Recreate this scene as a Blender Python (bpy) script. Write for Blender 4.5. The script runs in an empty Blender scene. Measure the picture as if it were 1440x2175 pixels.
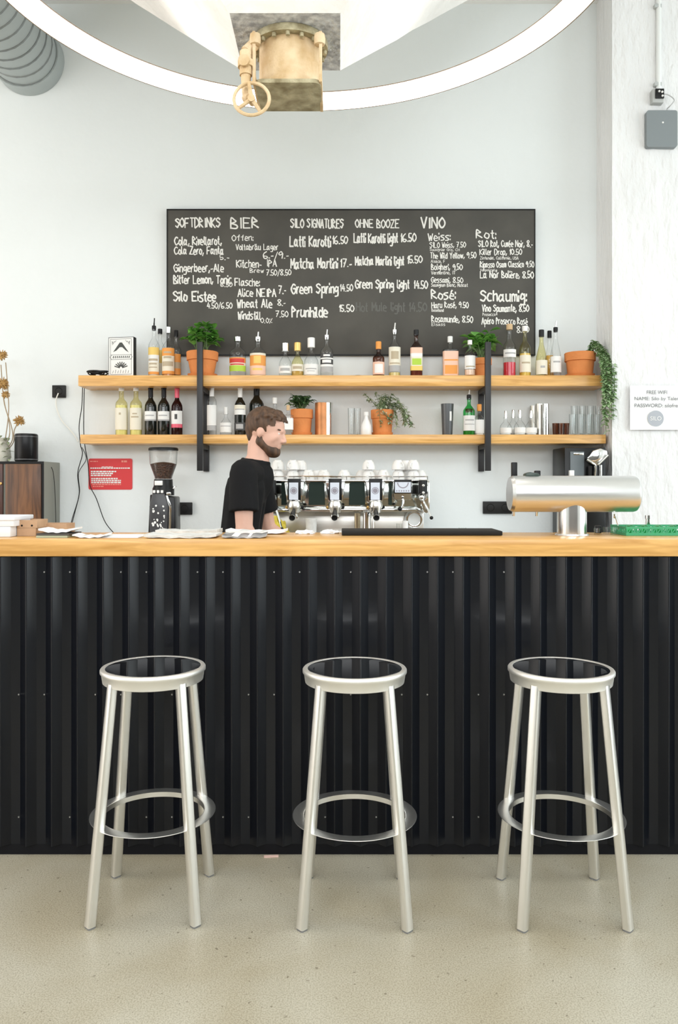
import bpy, bmesh, math, random
from mathutils import Vector, Matrix, noise
random.seed(7)
PI = math.pi
SC = bpy.context.scene
COL = SC.collection

# ---------------------------------------------------------------- camera, light, exposure
EYE = 1.335                      # camera height
F = 1700.0                       # focal length in pixels of the 1440 x 2175 frame
HZ = 1030.0                      # horizon row
cd = bpy.data.cameras.new('camera'); cam = bpy.data.objects.new('camera', cd); COL.objects.link(cam)
cam.location = (0, 0, EYE); cam.rotation_euler = (PI/2, 0, 0)
cd.sensor_fit = 'VERTICAL'; cd.sensor_height = 36.0; cd.lens = F/2175*36.0
cd.shift_y = -(1087.5-HZ)/2175
cd.clip_start = 0.05; cd.clip_end = 100
SC.camera = cam
SC.view_settings.view_transform = 'Standard'; SC.view_settings.look = 'None'
SC.view_settings.gamma = 1.0; SC.view_settings.use_curve_mapping = False
SC.view_settings.exposure = 0.1
SC.cycles.transparent_max_bounces = 32
W = bpy.data.worlds.new('sky'); SC.world = W; W.use_nodes = True
bg = W.node_tree.nodes['Background']; bg.inputs[0].default_value = (.86, .93, 1, 1); bg.inputs[1].default_value = 1.3

def area(name, loc, rot, sx, sy, power, col):
    l = bpy.data.lights.new(name, 'AREA'); l.shape = 'RECTANGLE'; l.size = sx; l.size_y = sy
    l.energy = power; l.color = col
    o = bpy.data.objects.new(name, l); COL.objects.link(o); o.location = loc; o.rotation_euler = rot
    return o
# daylight through the three high street windows behind the camera and the full height glazing in both side walls, plus an added ceiling fill
for wx in (-2.9, 0, 2.9):
    area('daylight_and_fill', (wx, -4.36, 3.45), (PI/2, 0, 0), 2.3, 1.45, 92, (.95, .98, 1))
area('daylight_and_fill', (0, -.9, 4.49), (0, 0, 0), 6.0, 1.8, 130, (.95, .985, 1))      # fill light added under the ceiling, unseen above and behind the camera
area('daylight_and_fill', (-4.76, 2.3, 2.0), (PI/2, 0, -PI/2), 3.9, 3.7, 90, (1, .87, .72))
area('daylight_and_fill', (4.76, 2.3, 2.0), (PI/2, 0, PI/2), 3.9, 3.7, 110, (.92, 1, .99))

def PX(x, D): return (x-720.0)*D/F
def PZ(y, D): return EYE+(HZ-y)*D/F
def P(x, y, D): return Vector((PX(x, D), D, PZ(y, D)))

# ---------------------------------------------------------------- materials
MATS = {}
def mat(name, col, rough=.5, metal=0.0, spec=.5, bump=0, bscale=40, var=0, vscale=8, col2=None, emit=None, estr=0, coat=0, aniso=0, stretch=(1, 1, 1), detail=4):
    if name in MATS: return MATS[name]
    m = bpy.data.materials.new(name); m.use_nodes = True
    if max(col) < .04 and spec == .5 and metal == 0: col = tuple(c*.5 for c in col); spec = .28
    nt = m.node_tree; b = nt.nodes['Principled BSDF']
    b.inputs['Base Color'].default_value = (*col, 1); b.inputs['Roughness'].default_value = rough
    b.inputs['Metallic'].default_value = metal; b.inputs['Specular IOR Level'].default_value = spec
    if coat: b.inputs['Coat Weight'].default_value = coat; b.inputs['Coat Roughness'].default_value = .15
    if aniso: b.inputs['Anisotropic'].default_value = aniso
    if emit: b.inputs['Emission Color'].default_value = (*emit, 1); b.inputs['Emission Strength'].default_value = estr
    if var or col2 or bump:
        tc = nt.nodes.new('ShaderNodeTexCoord'); mp = nt.nodes.new('ShaderNodeMapping')
        mp.inputs['Scale'].default_value = stretch
        nt.links.new(tc.outputs['Object'], mp.inputs['Vector'])
    if var or col2:
        n = nt.nodes.new('ShaderNodeTexNoise'); n.inputs['Scale'].default_value = vscale; n.inputs['Detail'].default_value = detail
        nt.links.new(mp.outputs[0], n.inputs['Vector'])
        r = nt.nodes.new('ShaderNodeValToRGB')
        c2 = col2 or tuple(max(0, c*(1-var)) for c in col)
        r.color_ramp.elements[0].position = .35; r.color_ramp.elements[0].color = (*c2, 1)
        r.color_ramp.elements[1].position = .65; r.color_ramp.elements[1].color = (*col, 1)
        nt.links.new(n.outputs['Fac'], r.inputs[0]); nt.links.new(r.outputs[0], b.inputs['Base Color'])
    if bump:
        n2 = nt.nodes.new('ShaderNodeTexNoise'); n2.inputs['Scale'].default_value = bscale; n2.inputs['Detail'].default_value = 5
        nt.links.new(mp.outputs[0], n2.inputs['Vector'])
        bp = nt.nodes.new('ShaderNodeBump'); bp.inputs['Strength'].default_value = bump; bp.inputs['Distance'].default_value = .02
        nt.links.new(n2.outputs['Fac'], bp.inputs['Height']); nt.links.new(bp.outputs[0], b.inputs['Normal'])
    MATS[name] = m; return m

def glass(name, tint=(1, 1, 1), edge=(.55, .6, .6), refl=.9):
    """thin clear glass: tinted see-through with a fresnel reflection, deeper tint where it is seen edge-on"""
    if name in MATS: return MATS[name]
    m = bpy.data.materials.new(name); m.use_nodes = True; nt = m.node_tree
    nt.nodes.remove(nt.nodes['Principled BSDF']); out = nt.nodes['Material Output']
    lw = nt.nodes.new('ShaderNodeLayerWeight'); lw.inputs[0].default_value = .35
    r = nt.nodes.new('ShaderNodeValToRGB'); r.color_ramp.elements[0].position = .35; r.color_ramp.elements[0].color = (*tint, 1)
    r.color_ramp.elements[1].position = .95; r.color_ramp.elements[1].color = (*[a*b for a, b in zip(tint, edge)], 1)
    nt.links.new(lw.outputs['Facing'], r.inputs[0])
    t = nt.nodes.new('ShaderNodeBsdfTransparent'); nt.links.new(r.outputs[0], t.inputs[0])
    g = nt.nodes.new('ShaderNodeBsdfGlossy'); g.inputs['Roughness'].default_value = .06; g.inputs[0].default_value = (refl, refl, refl, 1)
    pw = nt.nodes.new('ShaderNodeMath'); pw.operation = 'POWER'; pw.inputs[1].default_value = 4.0
    lf_ = nt.nodes.new('ShaderNodeLayerWeight'); lf_.inputs[0].default_value = .5; nt.links.new(lf_.outputs['Facing'], pw.inputs[0])
    fr = nt.nodes.new('ShaderNodeMath'); fr.operation = 'MULTIPLY_ADD'; fr.inputs[1].default_value = .7; fr.inputs[2].default_value = .045; nt.links.new(pw.outputs[0], fr.inputs[0])
    mx = nt.nodes.new('ShaderNodeMixShader'); nt.links.new(fr.outputs[0], mx.inputs[0])
    nt.links.new(t.outputs[0], mx.inputs[1]); nt.links.new(g.outputs[0], mx.inputs[2]); nt.links.new(mx.outputs[0], out.inputs[0])
    MATS[name] = m; return m

def wood(name, dark, light, rough=.45, scale=(1.1, 16, 16), rot=None, mid=.5):
    if name in MATS: return MATS[name]
    m = bpy.data.materials.new(name); m.use_nodes = True; nt = m.node_tree; b = nt.nodes['Principled BSDF']
    tc = nt.nodes.new('ShaderNodeTexCoord'); mp = nt.nodes.new('ShaderNodeMapping'); mp.inputs['Scale'].default_value = scale
    nt.links.new(tc.outputs['Object'], mp.inputs['Vector'])
    n = nt.nodes.new('ShaderNodeTexNoise'); n.inputs['Scale'].default_value = 2.2; n.inputs['Detail'].default_value = 6; n.inputs['Distortion'].default_value = 1.2
    nt.links.new(mp.outputs[0], n.inputs['Vector'])
    r = nt.nodes.new('ShaderNodeValToRGB'); e = r.color_ramp.elements
    e[0].position = .32; e[0].color = (*dark, 1); e[1].position = .62; e[1].color = (*light, 1)
    nt.links.new(n.outputs['Fac'], r.inputs[0]); nt.links.new(r.outputs[0], b.inputs['Base Color'])
    b.inputs['Roughness'].default_value = rough
    MATS[name] = m; return m

def steel(name='brushed_steel', col=(.72, .72, .71), rough=.28, stretch=(2, 60, 60), amt=.12):
    if name in MATS: return MATS[name]
    m = bpy.data.materials.new(name); m.use_nodes = True; nt = m.node_tree; b = nt.nodes['Principled BSDF']
    b.inputs['Base Color'].default_value = (*col, 1); b.inputs['Metallic'].default_value = 1
    tc = nt.nodes.new('ShaderNodeTexCoord'); mp = nt.nodes.new('ShaderNodeMapping'); mp.inputs['Scale'].default_value = stretch
    nt.links.new(tc.outputs['Object'], mp.inputs['Vector'])
    n = nt.nodes.new('ShaderNodeTexNoise'); n.inputs['Scale'].default_value = 6; n.inputs['Detail'].default_value = 3
    nt.links.new(mp.outputs[0], n.inputs['Vector'])
    mr = nt.nodes.new('ShaderNodeMapRange'); mr.inputs['To Min'].default_value = rough-amt*.5; mr.inputs['To Max'].default_value = rough+amt*.5
    nt.links.new(n.outputs['Fac'], mr.inputs['Value']); nt.links.new(mr.outputs[0], b.inputs['Roughness'])
    MATS[name] = m; return m

# ---------------------------------------------------------------- mesh builder
class B:
    def __init__(s): s.bm = bmesh.new(); s.mi = 0
    def _tag(s, fs):
        for f in fs: f.material_index = s.mi
    def quad(s, pts):
        f = s.bm.faces.new([s.bm.verts.new(p) for p in pts]); f.material_index = s.mi; return f
    def box(s, a, b, M=None):
        (x0, y0, z0), (x1, y1, z1) = a, b
        v = [Vector(p) for p in ((x0, y0, z0), (x1, y0, z0), (x1, y1, z0), (x0, y1, z0), (x0, y0, z1), (x1, y0, z1), (x1, y1, z1), (x0, y1, z1))]
        if M: v = [M @ p for p in v]
        v = [s.bm.verts.new(p) for p in v]
        for i in ((3, 2, 1, 0), (4, 5, 6, 7), (0, 1, 5, 4), (1, 2, 6, 5), (2, 3, 7, 6), (3, 0, 4, 7)):
            s.bm.faces.new([v[k] for k in i]).material_index = s.mi
        return s
    def lathe(s, prof, n=24, c=(0, 0, 0), axis='z', a0=0, a1=2*PI, M=None, sq=None):
        """revolve (r, z) pairs; sq squares the section off (superellipse exponent)"""
        c = Vector(c); full = abs(a1-a0-2*PI) < 1e-6
        rings = []
        for r, z in prof:
            ring = []
            if r < 1e-6 and full:
                ring = [(0, 0, z)]
            else:
                for k in range(n if full else n+1):
                    a = a0+(a1-a0)*k/n
                    q = 1.0
                    if sq: q = 1/((abs(math.cos(a))**sq+abs(math.sin(a))**sq)**(1/sq))
                    ring.append((r*q*math.cos(a), r*q*math.sin(a), z))
            vs = []
            for p in ring:
                p = Vector(p)
                if axis == 'x': p = Vector((p.z, p.x, p.y))
                elif axis == 'y': p = Vector((p.x, p.z, p.y))
                p = c+p
                if M: p = M @ p
                vs.append(s.bm.verts.new(p))
            rings.append(vs)
        for A, C in zip(rings, rings[1:]):
            m = max(len(A), len(C)); cnt = m if full else m-1
            for k in range(cnt):
                k2 = (k+1) % m
                if len(A) == 1 and len(C) == 1: continue
                if len(A) == 1: f = [A[0], C[k], C[k2]]
                elif len(C) == 1: f = [A[k], A[k2], C[0]]
                else: f = [A[k], A[k2], C[k2], C[k]]
                try: s.bm.faces.new(f).material_index = s.mi
                except ValueError: pass
        return s
    def cyl(s, p0, p1, r0, r1=None, n=12, caps=True):
        p0, p1 = Vector(p0), Vector(p1); r1 = r0 if r1 is None else r1
        d = (p1-p0); L = d.length
        if L < 1e-7: return s
        Mx = Matrix.Translation(p0) @ d.to_track_quat('Z', 'Y').to_matrix().to_4x4()
        pr = ([(0, 0)] if caps else [])+[(r0, 0), (r1, L)]+([(0, L)] if caps else [])
        return s.lathe(pr, n, M=Mx)
    def tube(s, pts, r, n=8, closed=False, caps=True):
        pts = [Vector(p) for p in pts]; N = len(pts); rings = []
        rr = r if isinstance(r, (list, tuple)) else [r]*N
        up = None
        for i, p in enumerate(pts):
            if closed: t = pts[(i+1) % N]-pts[i-1]
            else: t = pts[min(i+1, N-1)]-pts[max(i-1, 0)]
            if t.length < 1e-9: t = Vector((0, 0, 1))
            t.normalize()
            if up is None:
                up = t.orthogonal().normalized()
            up = (up-t*up.dot(t))
            if up.length < 1e-6: up = t.orthogonal()
            up.normalize(); w = t.cross(up)
            rings.append([s.bm.verts.new(p+(up*math.cos(2*PI*k/n)+w*math.sin(2*PI*k/n))*rr[i]) for k in range(n)])
        for i in range(N if closed else N-1):
            A, C = rings[i], rings[(i+1) % N]
            for k in range(n):
                s.bm.faces.new([A[k], A[(k+1) % n], C[(k+1) % n], C[k]]).material_index = s.mi
        if caps and not closed:
            s.bm.faces.new(list(reversed(rings[0]))).material_index = s.mi; s.bm.faces.new(rings[-1]).material_index = s.mi
        return s
    def prism(s, poly, d0, d1, plane='xz', M=None):
        """extrude a 2D polygon; plane xz extrudes along y, xy along z, yz along x"""
        def mk(u, v, d):
            p = {'xz': (u, d, v), 'xy': (u, v, d), 'yz': (d, u, v)}[plane]
            p = Vector(p); return M @ p if M else p
        A = [s.bm.verts.new(mk(u, v, d0)) for u, v in poly]; C = [s.bm.verts.new(mk(u, v, d1)) for u, v in poly]
        n = len(poly)
        fs = [s.bm.faces.new(A), s.bm.faces.new(list(reversed(C)))]
        for k in range(n): fs.append(s.bm.faces.new([A[k], C[k], C[(k+1) % n], A[(k+1) % n]]))
        s._tag(fs); return s
    def sphere(s, c, r, sub=2, sc=(1, 1, 1), R=None):
        Mx = Matrix.Translation(c) @ (R.to_4x4() if R else Matrix()) @ Matrix.Diagonal((r*sc[0], r*sc[1], r*sc[2], 1))
        g = bmesh.ops.create_icosphere(s.bm, subdivisions=sub, radius=1, matrix=Mx)
        fs = set()
        for v in g['verts']:
            for f in v.link_faces: fs.add(f)
        s._tag(fs); return s
    def capsule(s, p0, r0, p1, r1, sub=2):
        t = bmesh.new()
        for p, r in ((p0, r0), (p1, r1)):
            bmesh.ops.create_icosphere(t, subdivisions=sub, radius=r, matrix=Matrix.Translation(Vector(p)))
        h = bmesh.ops.convex_hull(t, input=t.verts)
        bmesh.ops.delete(t, geom=[e for e in h['geom_interior'] if isinstance(e, bmesh.types.BMVert)], context='VERTS')
        me = bpy.data.meshes.new('tmp'); t.to_mesh(me); t.free(); s.bm.from_mesh(me); bpy.data.meshes.remove(me)
        return s
    def build(s, name, mats, parent=None, angle=35, bevel=0, bseg=2, loc=None, fix=True):
        if bevel:
            s.bm.normal_update()
            es = [e for e in s.bm.edges if len(e.link_faces) == 2 and e.calc_face_angle(0) > .6]
            bmesh.ops.bevel(s.bm, geom=es, offset=bevel, segments=bseg, affect='EDGES', profile=.5, clamp_overlap=True)
        if fix: bmesh.ops.recalc_face_normals(s.bm, faces=s.bm.faces)
        me = bpy.data.meshes.new(name); s.bm.to_mesh(me); s.bm.free()
        for m in (mats if isinstance(mats, (list, tuple)) else [mats]): me.materials.append(m)
        if angle is not None:
            me.shade_smooth(); me.set_sharp_from_angle(angle=math.radians(angle))
        o = bpy.data.objects.new(name, me); COL.objects.link(o)
        if parent: o.parent = parent
        if loc is not None: o.location = loc
        return o

def tag(o, label=None, cat=None, group=None, kind=None):
    if label: o['label'] = label
    if cat: o['category'] = cat
    if group: o['group'] = group
    if kind: o['kind'] = kind
    return o
def thing(name, label, cat, loc=(0, 0, 0), rz=0, group=None):
    o = bpy.data.objects.new(name, None); COL.objects.link(o); o.empty_display_size = .05
    o.location = loc; o.rotation_euler = (0, 0, rz)
    return tag(o, label, cat, group)
def copy_tree(o, parent=None):
    c = o.copy(); COL.objects.link(c); c.parent = parent
    for ch in list(o.children): copy_tree(ch, c)
    return c
def struct(o): o['kind'] = 'structure'; return o

def smooth_path(pts, k=6, closed=False):
    pts = [Vector(p) for p in pts]; n = len(pts)
    if n < 3: return pts
    out = []
    rng = range(n if closed else n-1)
    for i in rng:
        p0 = pts[i-1] if (closed or i > 0) else pts[0]; p1 = pts[i]; p2 = pts[(i+1) % n]; p3 = pts[(i+2) % n] if (closed or i+2 < n) else pts[n-1]
        for j in range(k):
            t = j/k
            out.append(.5*((2*p1)+(-p0+p2)*t+(2*p0-5*p1+4*p2-p3)*t*t+(-p0+3*p1-3*p2+p3)*t**3))
    if not closed: out.append(pts[-1])
    return out

WALLP = mat('wall_paint', (.81, .85, .855), .85, bump=.12, bscale=26, var=.035, vscale=1.1)
COLP = mat('rough_white_concrete', (.80, .80, .80), .9, bump=1.0, bscale=22, var=.05, vscale=5, stretch=(1, 1, .4))
HOPP = mat('painted_hopper_concrete', (.88, .86, .83), .9, bump=.5, bscale=16, var=.08, vscale=6)
RAWC = mat('bare_grey_concrete', (.70, .72, .74), .9, bump=.6, bscale=60, col2=(.36, .37, .40), vscale=34, detail=8)
CEILP = mat('ceiling_paint', (.82, .82, .80), .9)
OAK = wood('oak', (.55, .28, .075), (.79, .455, .155), .26)
BLACK = mat('black_plastic', (.012, .012, .013), .4)
BLACKM = mat('black_steel', (.03, .03, .032), .45, metal=.3)
STEEL = steel()
CHROME = steel('polished_steel', (.82, .82, .81), .1, amt=.06)
WHITE = mat('white_ceramic', (.85, .84, .82), .25)
PAPER = mat('white_paper', (.86, .86, .86), .8)
TERRA = mat('terracotta', (.74, .26, .075), .8, var=.15, vscale=9, bump=.15, bscale=60)
SOIL = mat('soil', (.035, .022, .014), .95, bump=.8, bscale=70)
CL = glass('clear_glass', (.985, .99, .99), (.62, .66, .66), .7)

# ---------------------------------------------------------------- room
XL, XR, YF, YB, ZC = -4.7, 4.7, -4.3, 5.3, 4.52
def floor_material():
    m = bpy.data.materials.new('polished_concrete_floor'); m.use_nodes = True; nt = m.node_tree; b = nt.nodes['Principled BSDF']
    tc = nt.nodes.new('ShaderNodeTexCoord')
    def nz(scale, det, dist=0):
        n = nt.nodes.new('ShaderNodeTexNoise'); n.inputs['Scale'].default_value = scale; n.inputs['Detail'].default_value = det; n.inputs['Distortion'].default_value = dist
        nt.links.new(tc.outputs['Object'], n.inputs['Vector']); return n
    def ramp(n, p0, c0, p1, c1):
        r = nt.nodes.new('ShaderNodeValToRGB'); e = r.color_ramp.elements
        e[0].position = p0; e[0].color = (*c0, 1); e[1].position = p1; e[1].color = (*c1, 1)
        nt.links.new(n.outputs['Fac'], r.inputs[0]); return r
    big = ramp(nz(1.6, 6, .6), .34, (.42, .37, .265), .66, (.53, .50, .41))
    fine = ramp(nz(230, 3), .40, (.58, .55, .50), .56, (1, 1, 1))
    speck = ramp(nz(55, 2), .27, (.35, .32, .27), .31, (1, 1, 1))
    def mul(a, c, f):
        x = nt.nodes.new('ShaderNodeMixRGB'); x.blend_type = 'MULTIPLY'; x.inputs[0].default_value = f
        nt.links.new(a.outputs[0], x.inputs[1]); nt.links.new(c.outputs[0], x.inputs[2]); return x
    c = mul(mul(big, fine, .62), speck, .7)
    nt.links.new(c.outputs[0], b.inputs['Base Color'])
    rr = nt.nodes.new('ShaderNodeMapRange'); rr.inputs['To Min'].default_value = .26; rr.inputs['To Max'].default_value = .5
    n = nz(3, 5); nt.links.new(n.outputs['Fac'], rr.inputs['Value']); nt.links.new(rr.outputs[0], b.inputs['Roughness'])
    b.inputs['Specular IOR Level'].default_value = .45
    return m
struct(B().box((XL, YF, -.1), (XR, YB, 0)).build('floor', floor_material(), angle=None))
struct(B().box((XL, YB, 0), (XR, YB+.15, ZC)).build('wall_back', WALLP, angle=None))
struct(B().box((XL, YF, ZC), (XR, YB+.15, ZC+.1)).build('ceiling', CEILP, angle=None))
# street front behind the camera and both side walls, each with window openings
b = B()
for x0, x1 in ((XL, -4.05), (-1.75, -1.15), (1.15, 1.75), (4.05, XR)): b.box((x0, YF-.2, 0), (x1, YF, ZC))
for x0, x1 in ((-4.05, -1.75), (-1.15, 1.15), (1.75, 4.05)):
    b.box((x0, YF-.2, 0), (x1, YF, 2.7)); b.box((x0, YF-.2, 4.2), (x1, YF, ZC))
struct(b.build('wall_front', mat('dark_street_front', (.16, .15, .14), .8), angle=None))
for nm, xa, xb in (('wall_left', XL-.2, XL), ('wall_right', XR, XR+.2)):
    b = B(); b.box((xa, YF, 0), (xb, .3, ZC)).box((xa, 4.3, 0), (xb, YB, ZC)).box((xa, .3, 0), (xb, 4.3, .1)).box((xa, .3, 3.9), (xb, 4.3, ZC))
    struct(b.build(nm, WALLP, angle=None))
WF = mat('window_frame_paint', (.16, .17, .17), .5)
def window(n, c, along_y, w, zs=2.7):
    zt = 3.9 if zs < 1 else 4.2
    b = B()
    def bar(u0, u1, z0, z1):
        if along_y: b.box((c-.03, u0, z0), (c+.03, u1, z1))
        else: b.box((u0, c-.03, z0), (u1, c+.03, z1))
    u0, u1 = w
    for k in range(4):
        u = u0+(u1-u0-.05)*k/3; bar(u, u+.05, zs, zt)
    for z in ((zs, 1.4, 2.6, 3.85) if zs < 1 else (zs, 3.4, 4.15)): bar(u0, u1, z, z+.05)
    struct(b.build('window_%d' % n, WF, angle=None))
window(1, YF-.03, False, (-4.05, -1.75)); window(2, YF-.03, False, (-1.15, 1.15)); window(3, YF-.03, False, (1.75, 4.05))
window(4, XL-.03, True, (.3, 4.3), .1); window(5, XR+.03, True, (.3, 4.3), .1)

b = B()
for y0, y1 in ((-1.85, -1.8), (0, .05)): b.box((-3.05, y0, ZC-.06), (3.05, y1, ZC-.002))
for k in range(7): b.box((-3.05+k, -1.8, ZC-.06), (-3.0+k, 0, ZC-.002))
struct(b.build('window_6', WF, angle=None))  # frame made up to go with the added ceiling fill light
# white concrete column at the shelf end
b = B(); nx, nz_ = 14, 70
def colpt(u, v):
    x, y, z = u, 5.0, v
    d = .006*noise.noise((x*7, z*3, 1))+.0035*noise.noise((x*26, z*9, 4))
    if abs(x-1.96) < .02: d += .004
    return (x, y-d, z)
vs = [[b.bm.verts.new(colpt(1.706+.72*i/nx, ZC*j/nz_)) for i in range(nx+1)] for j in range(nz_+1)]
for j in range(nz_):
    for i in range(nx): b.bm.faces.new((vs[j][i], vs[j][i+1], vs[j+1][i+1], vs[j+1][i]))
lf = [b.bm.verts.new((1.706, YB, ZC*j/nz_)) for j in range(nz_+1)]; rt = [b.bm.verts.new((2.426, YB, ZC*j/nz_)) for j in range(nz_+1)]
for j in range(nz_):
    b.bm.faces.new((lf[j], vs[j][0], vs[j+1][0], lf[j+1])); b.bm.faces.new((vs[j][nx], rt[j], rt[j+1], vs[j+1][nx]))
o = struct(b.build('column', COLP, angle=60)); o['label'] = 'rough white painted concrete column beside the shelf end'

# concrete silo hopper
hc = Vector((-.200, 3.165)); hw = .205; zb = 3.08; slope = 1.07; up = (ZC-zb)/slope
b = B()
def hring(w, z, n=8):
    c = [(-w, -w), (w, -w), (w, w), (-w, w)]; out = []
    for k in range(4):
        a, d = Vector(c[k]), Vector(c[(k+1) % 4])
        for j in range(n):
            p = a.lerp(d, j/n); q = Vector((hc.x+p.x, hc.y+p.y, z))
            if 3.09 < z < ZC-.01:
                q += Vector((noise.noise(q*5), noise.noise(q*5+Vector((9, 0, 0))), 0))*.008
            out.append(q)
    return out
rows = []
NR = 16
for k in range(NR+1):
    t = k/NR; rows.append([b.bm.verts.new(p) for p in hring(hw+up*t, zb+(ZC-zb)*t)])
for A, C in zip(rows, rows[1:]):
    n = len(A)
    for k in range(n): b.bm.faces.new((A[k], A[(k+1) % n], C[(k+1) % n], C[k]))
b.mi = 1; b.bm.faces.new(rows[0]).material_index = 1
o = b.build('concrete_hopper', [HOPP, RAWC], angle=30)
tag(o, 'white painted concrete silo hopper tapering down to a bare grey outlet', 'hopper')

# rusty outlet valve under the hopper
RUST = mat('rusty_tan_paint', (.72, .56, .36), .75, col2=(.52, .35, .17), vscale=13, bump=.4, bscale=50, detail=7)
RUSTG = mat('mossy_rusty_steel', (.52, .47, .31), .8, col2=(.24, .20, .11), vscale=16, bump=.5, bscale=60, detail=8)
vt = thing('outlet_valve', 'rusty tan gate valve with a small handwheel bolted under the concrete hopper', 'valve', (-.194, 3.165, 2.862))
b = B(); b.lathe([(.121, .19), (.150, .19), (.150, .217), (.121, .217)], 40)
for k in range(16):
    a = 2*PI*k/16; b.cyl((.137*math.cos(a), .137*math.sin(a), .175), (.137*math.cos(a), .137*math.sin(a), .195), .008, n=6)
b.build('flange', RUSTG, vt)
b = B(); b.lathe([(.112, .012), (.121, .014), (.121, .192), (.112, .192)], 40); b.build('outlet_pipe', RUST, vt)
b = B(); pl = [(-.127, .10), (.125, .10), (.125, -.10)]+[(.125-.03+.03*math.cos(math.radians(t)), -.105-.03*math.sin(math.radians(t))) for t in (20, 45, 70, 90)]+[(-.127+.03-.03*math.sin(math.radians(t)), -.105-.03*math.cos(math.radians(t))) for t in (0, 25, 50, 75)]
b.prism(pl, -.004, .012, 'xy'); b.build('gate_plate', RUSTG, vt, bevel=.002)
for sx in (-.128, .124):
    b = B(); b.prism([(-.135, .0), (.1, -.006), (.1, .02), (-.118, .03), (-.118, .165), (-.08, .165), (-.08, .19), (-.14, .19), (-.14, .16), (-.135, .15)], sx-.006, sx+.006, 'yz')
    b.build('guide_bar', RUST, vt, bevel=.002)
    b = B(); b.lathe([(0, -.022), (.02, -.02), (.022, .0), (.02, .018), (0, .02)], 12, c=(sx*.97, -.125, .165)); b.build('lug', RUST, vt)
b = B(); ax = -.160
b.cyl((ax, -.12, .03), (ax, -.12, .12), .024, n=16).cyl((ax, -.12, .06), (ax, -.12, .085), .031, n=16).cyl((ax, -.12, .12), (ax+.03, -.10, .16), .022, n=12)
b.cyl((ax, -.12, .075), (ax-.004, -.16, .07), .021, n=14); b.cyl((ax, -.12, -.06), (ax, -.12, .04), .014, .02, n=12); b.cyl((ax+.02, -.165, -.078), (ax, -.12, -.055), .017, n=12)
b.build('gear_housing', RUST, vt)
b = B(); wc = Vector((-.133, -.17, -.083))
b.tube([wc+Vector((.066*math.cos(2*PI*k/32), .012*math.sin(2*PI*k/32), .066*math.sin(2*PI*k/32))) for k in range(32)], .0068, 8, closed=True)
for a in (100, 215, 305):
    a = math.radians(a); b.cyl(wc, wc+Vector((.065*math.cos(a), 0, .065*math.sin(a))), .010, .006, n=8)
b.cyl(wc+Vector((0, -.012, 0)), wc+Vector((0, .03, 0)), .014, n=12)
tag(b.build('handwheel', RUST, vt), 'small spoked handwheel')

# ring lamp
GLOW = mat('lamp_diffuser', (.9, .9, .88), .5, emit=(1, .97, .92), estr=9)
BRONZE = mat('lamp_housing', (.30, .24, .18), .5, metal=.4)
rl = thing('ring_lamp', 'large circular glowing ring lamp hung around the concrete hopper', 'lamp', (-.148, 2.788, 3.202))
R = 1.113
b = B(); b.lathe([(R-.034, .028), (R-.034, -.026), (R-.028, -.030), (R+.024, -.030), (R+.024, -.027), (R-.028, .028)], 160); b.lathe([(R-.034, .028), (R-.028, .028)], 160); b.build('diffuser', GLOW, rl)
b = B(); b.lathe([(R-.036, .028), (R-.036, .033), (R+.030, .033), (R+.030, -.031), (R+.0245, -.031), (R+.0245, .028), (R-.036, .028)], 160); b.build('housing', BRONZE, rl)
for a in (195, 270, 345):
    a = math.radians(a)
    b = B(); b.cyl((R*math.cos(a), R*math.sin(a), .03), (R*math.cos(a), R*math.sin(a), ZC-3.202), .0015, n=6); b.build('suspension_wire', BLACKM, rl)

# ventilation duct
GALV = mat('galvanised_sheet', (.44, .48, .48), .45, metal=.35, var=.08, vscale=3)
dc = P(64, 131, YB); rd = .216
dt = thing('spiral_duct', 'pale galvanised spiral ventilation duct running into the wall near the ceiling', 'duct', (dc.x, 0, dc.z))
b = B(); b.lathe([(rd-.006, -.0), (rd, 0), (rd, 1.0)]+[(rd, 1.0+.1*k) for k in range(1, 41)]+[(rd, YB-.002), (rd-.006, YB-.002)], 48, axis='y'); b.build('duct_shell', GALV, dt)
b = B()
tp = []
for k in range(0, 44*24):
    a = 2*PI*k/24; y = .9+.1*k/24
    if y > YB-.03: break
    tp.append((rd*math.cos(a), y, rd*math.sin(a)))
b.tube(tp, .0075, 5); b.build('spiral_seam', mat('dull_seam', (.22, .24, .24), .5, metal=.3), dt)
b = B(); b.lathe([(rd+.002, 5.18), (rd+.012, 5.18), (rd+.012, YB-.003), (rd+.002, YB-.003)], 48, axis='y'); b.build('wall_collar', GALV, dt)

# ---------------------------------------------------------------- bar
BF = 2.89                       # plane of the cladding recess
BARX = 2.75
NAVY = mat('dark_navy_lacquer', (.0018, .0028, .006), .29, spec=.38)
bf = thing('bar_counter', 'bar front clad in dark navy corrugated metal behind the three stools', 'bar', (0, BF, 0))
b = B()
per = 54.2*BF/F; x0 = PX(382, BF-.03)
dep, crown, sl = .023, .009, .025
n0 = int((-BARX-x0)/per)-1; pts = []
k = n0
while True:
    xc = x0+per*k
    if xc > BARX: break
    if xc > -BARX: pts += [(xc-crown/2-sl, 0)]+[(xc+crown/2*u, -dep*(1-.16*abs(u)**2)) for u in (-1, -.8, -.55, -.25, 0, .25, .55, .8, 1)]+[(xc+crown/2+sl, 0)]
    k += 1
z0, z1 = PZ(1798, BF-.02), 1.076
lo = [b.bm.verts.new((x, y, z0)) for x, y in pts]; hi = [b.bm.verts.new((x, y, z1)) for x, y in pts]
lo2 = [b.bm.verts.new((x, y+.0015, z0)) for x, y in pts]
for i in range(len(pts)-1):
    b.bm.faces.new((lo[i], lo[i+1], hi[i+1], hi[i])); b.bm.faces.new((lo2[i], lo2[i+1], lo[i+1], lo[i]))
b.build('corrugated_panel', NAVY, bf, angle=30, fix=False)
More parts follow.
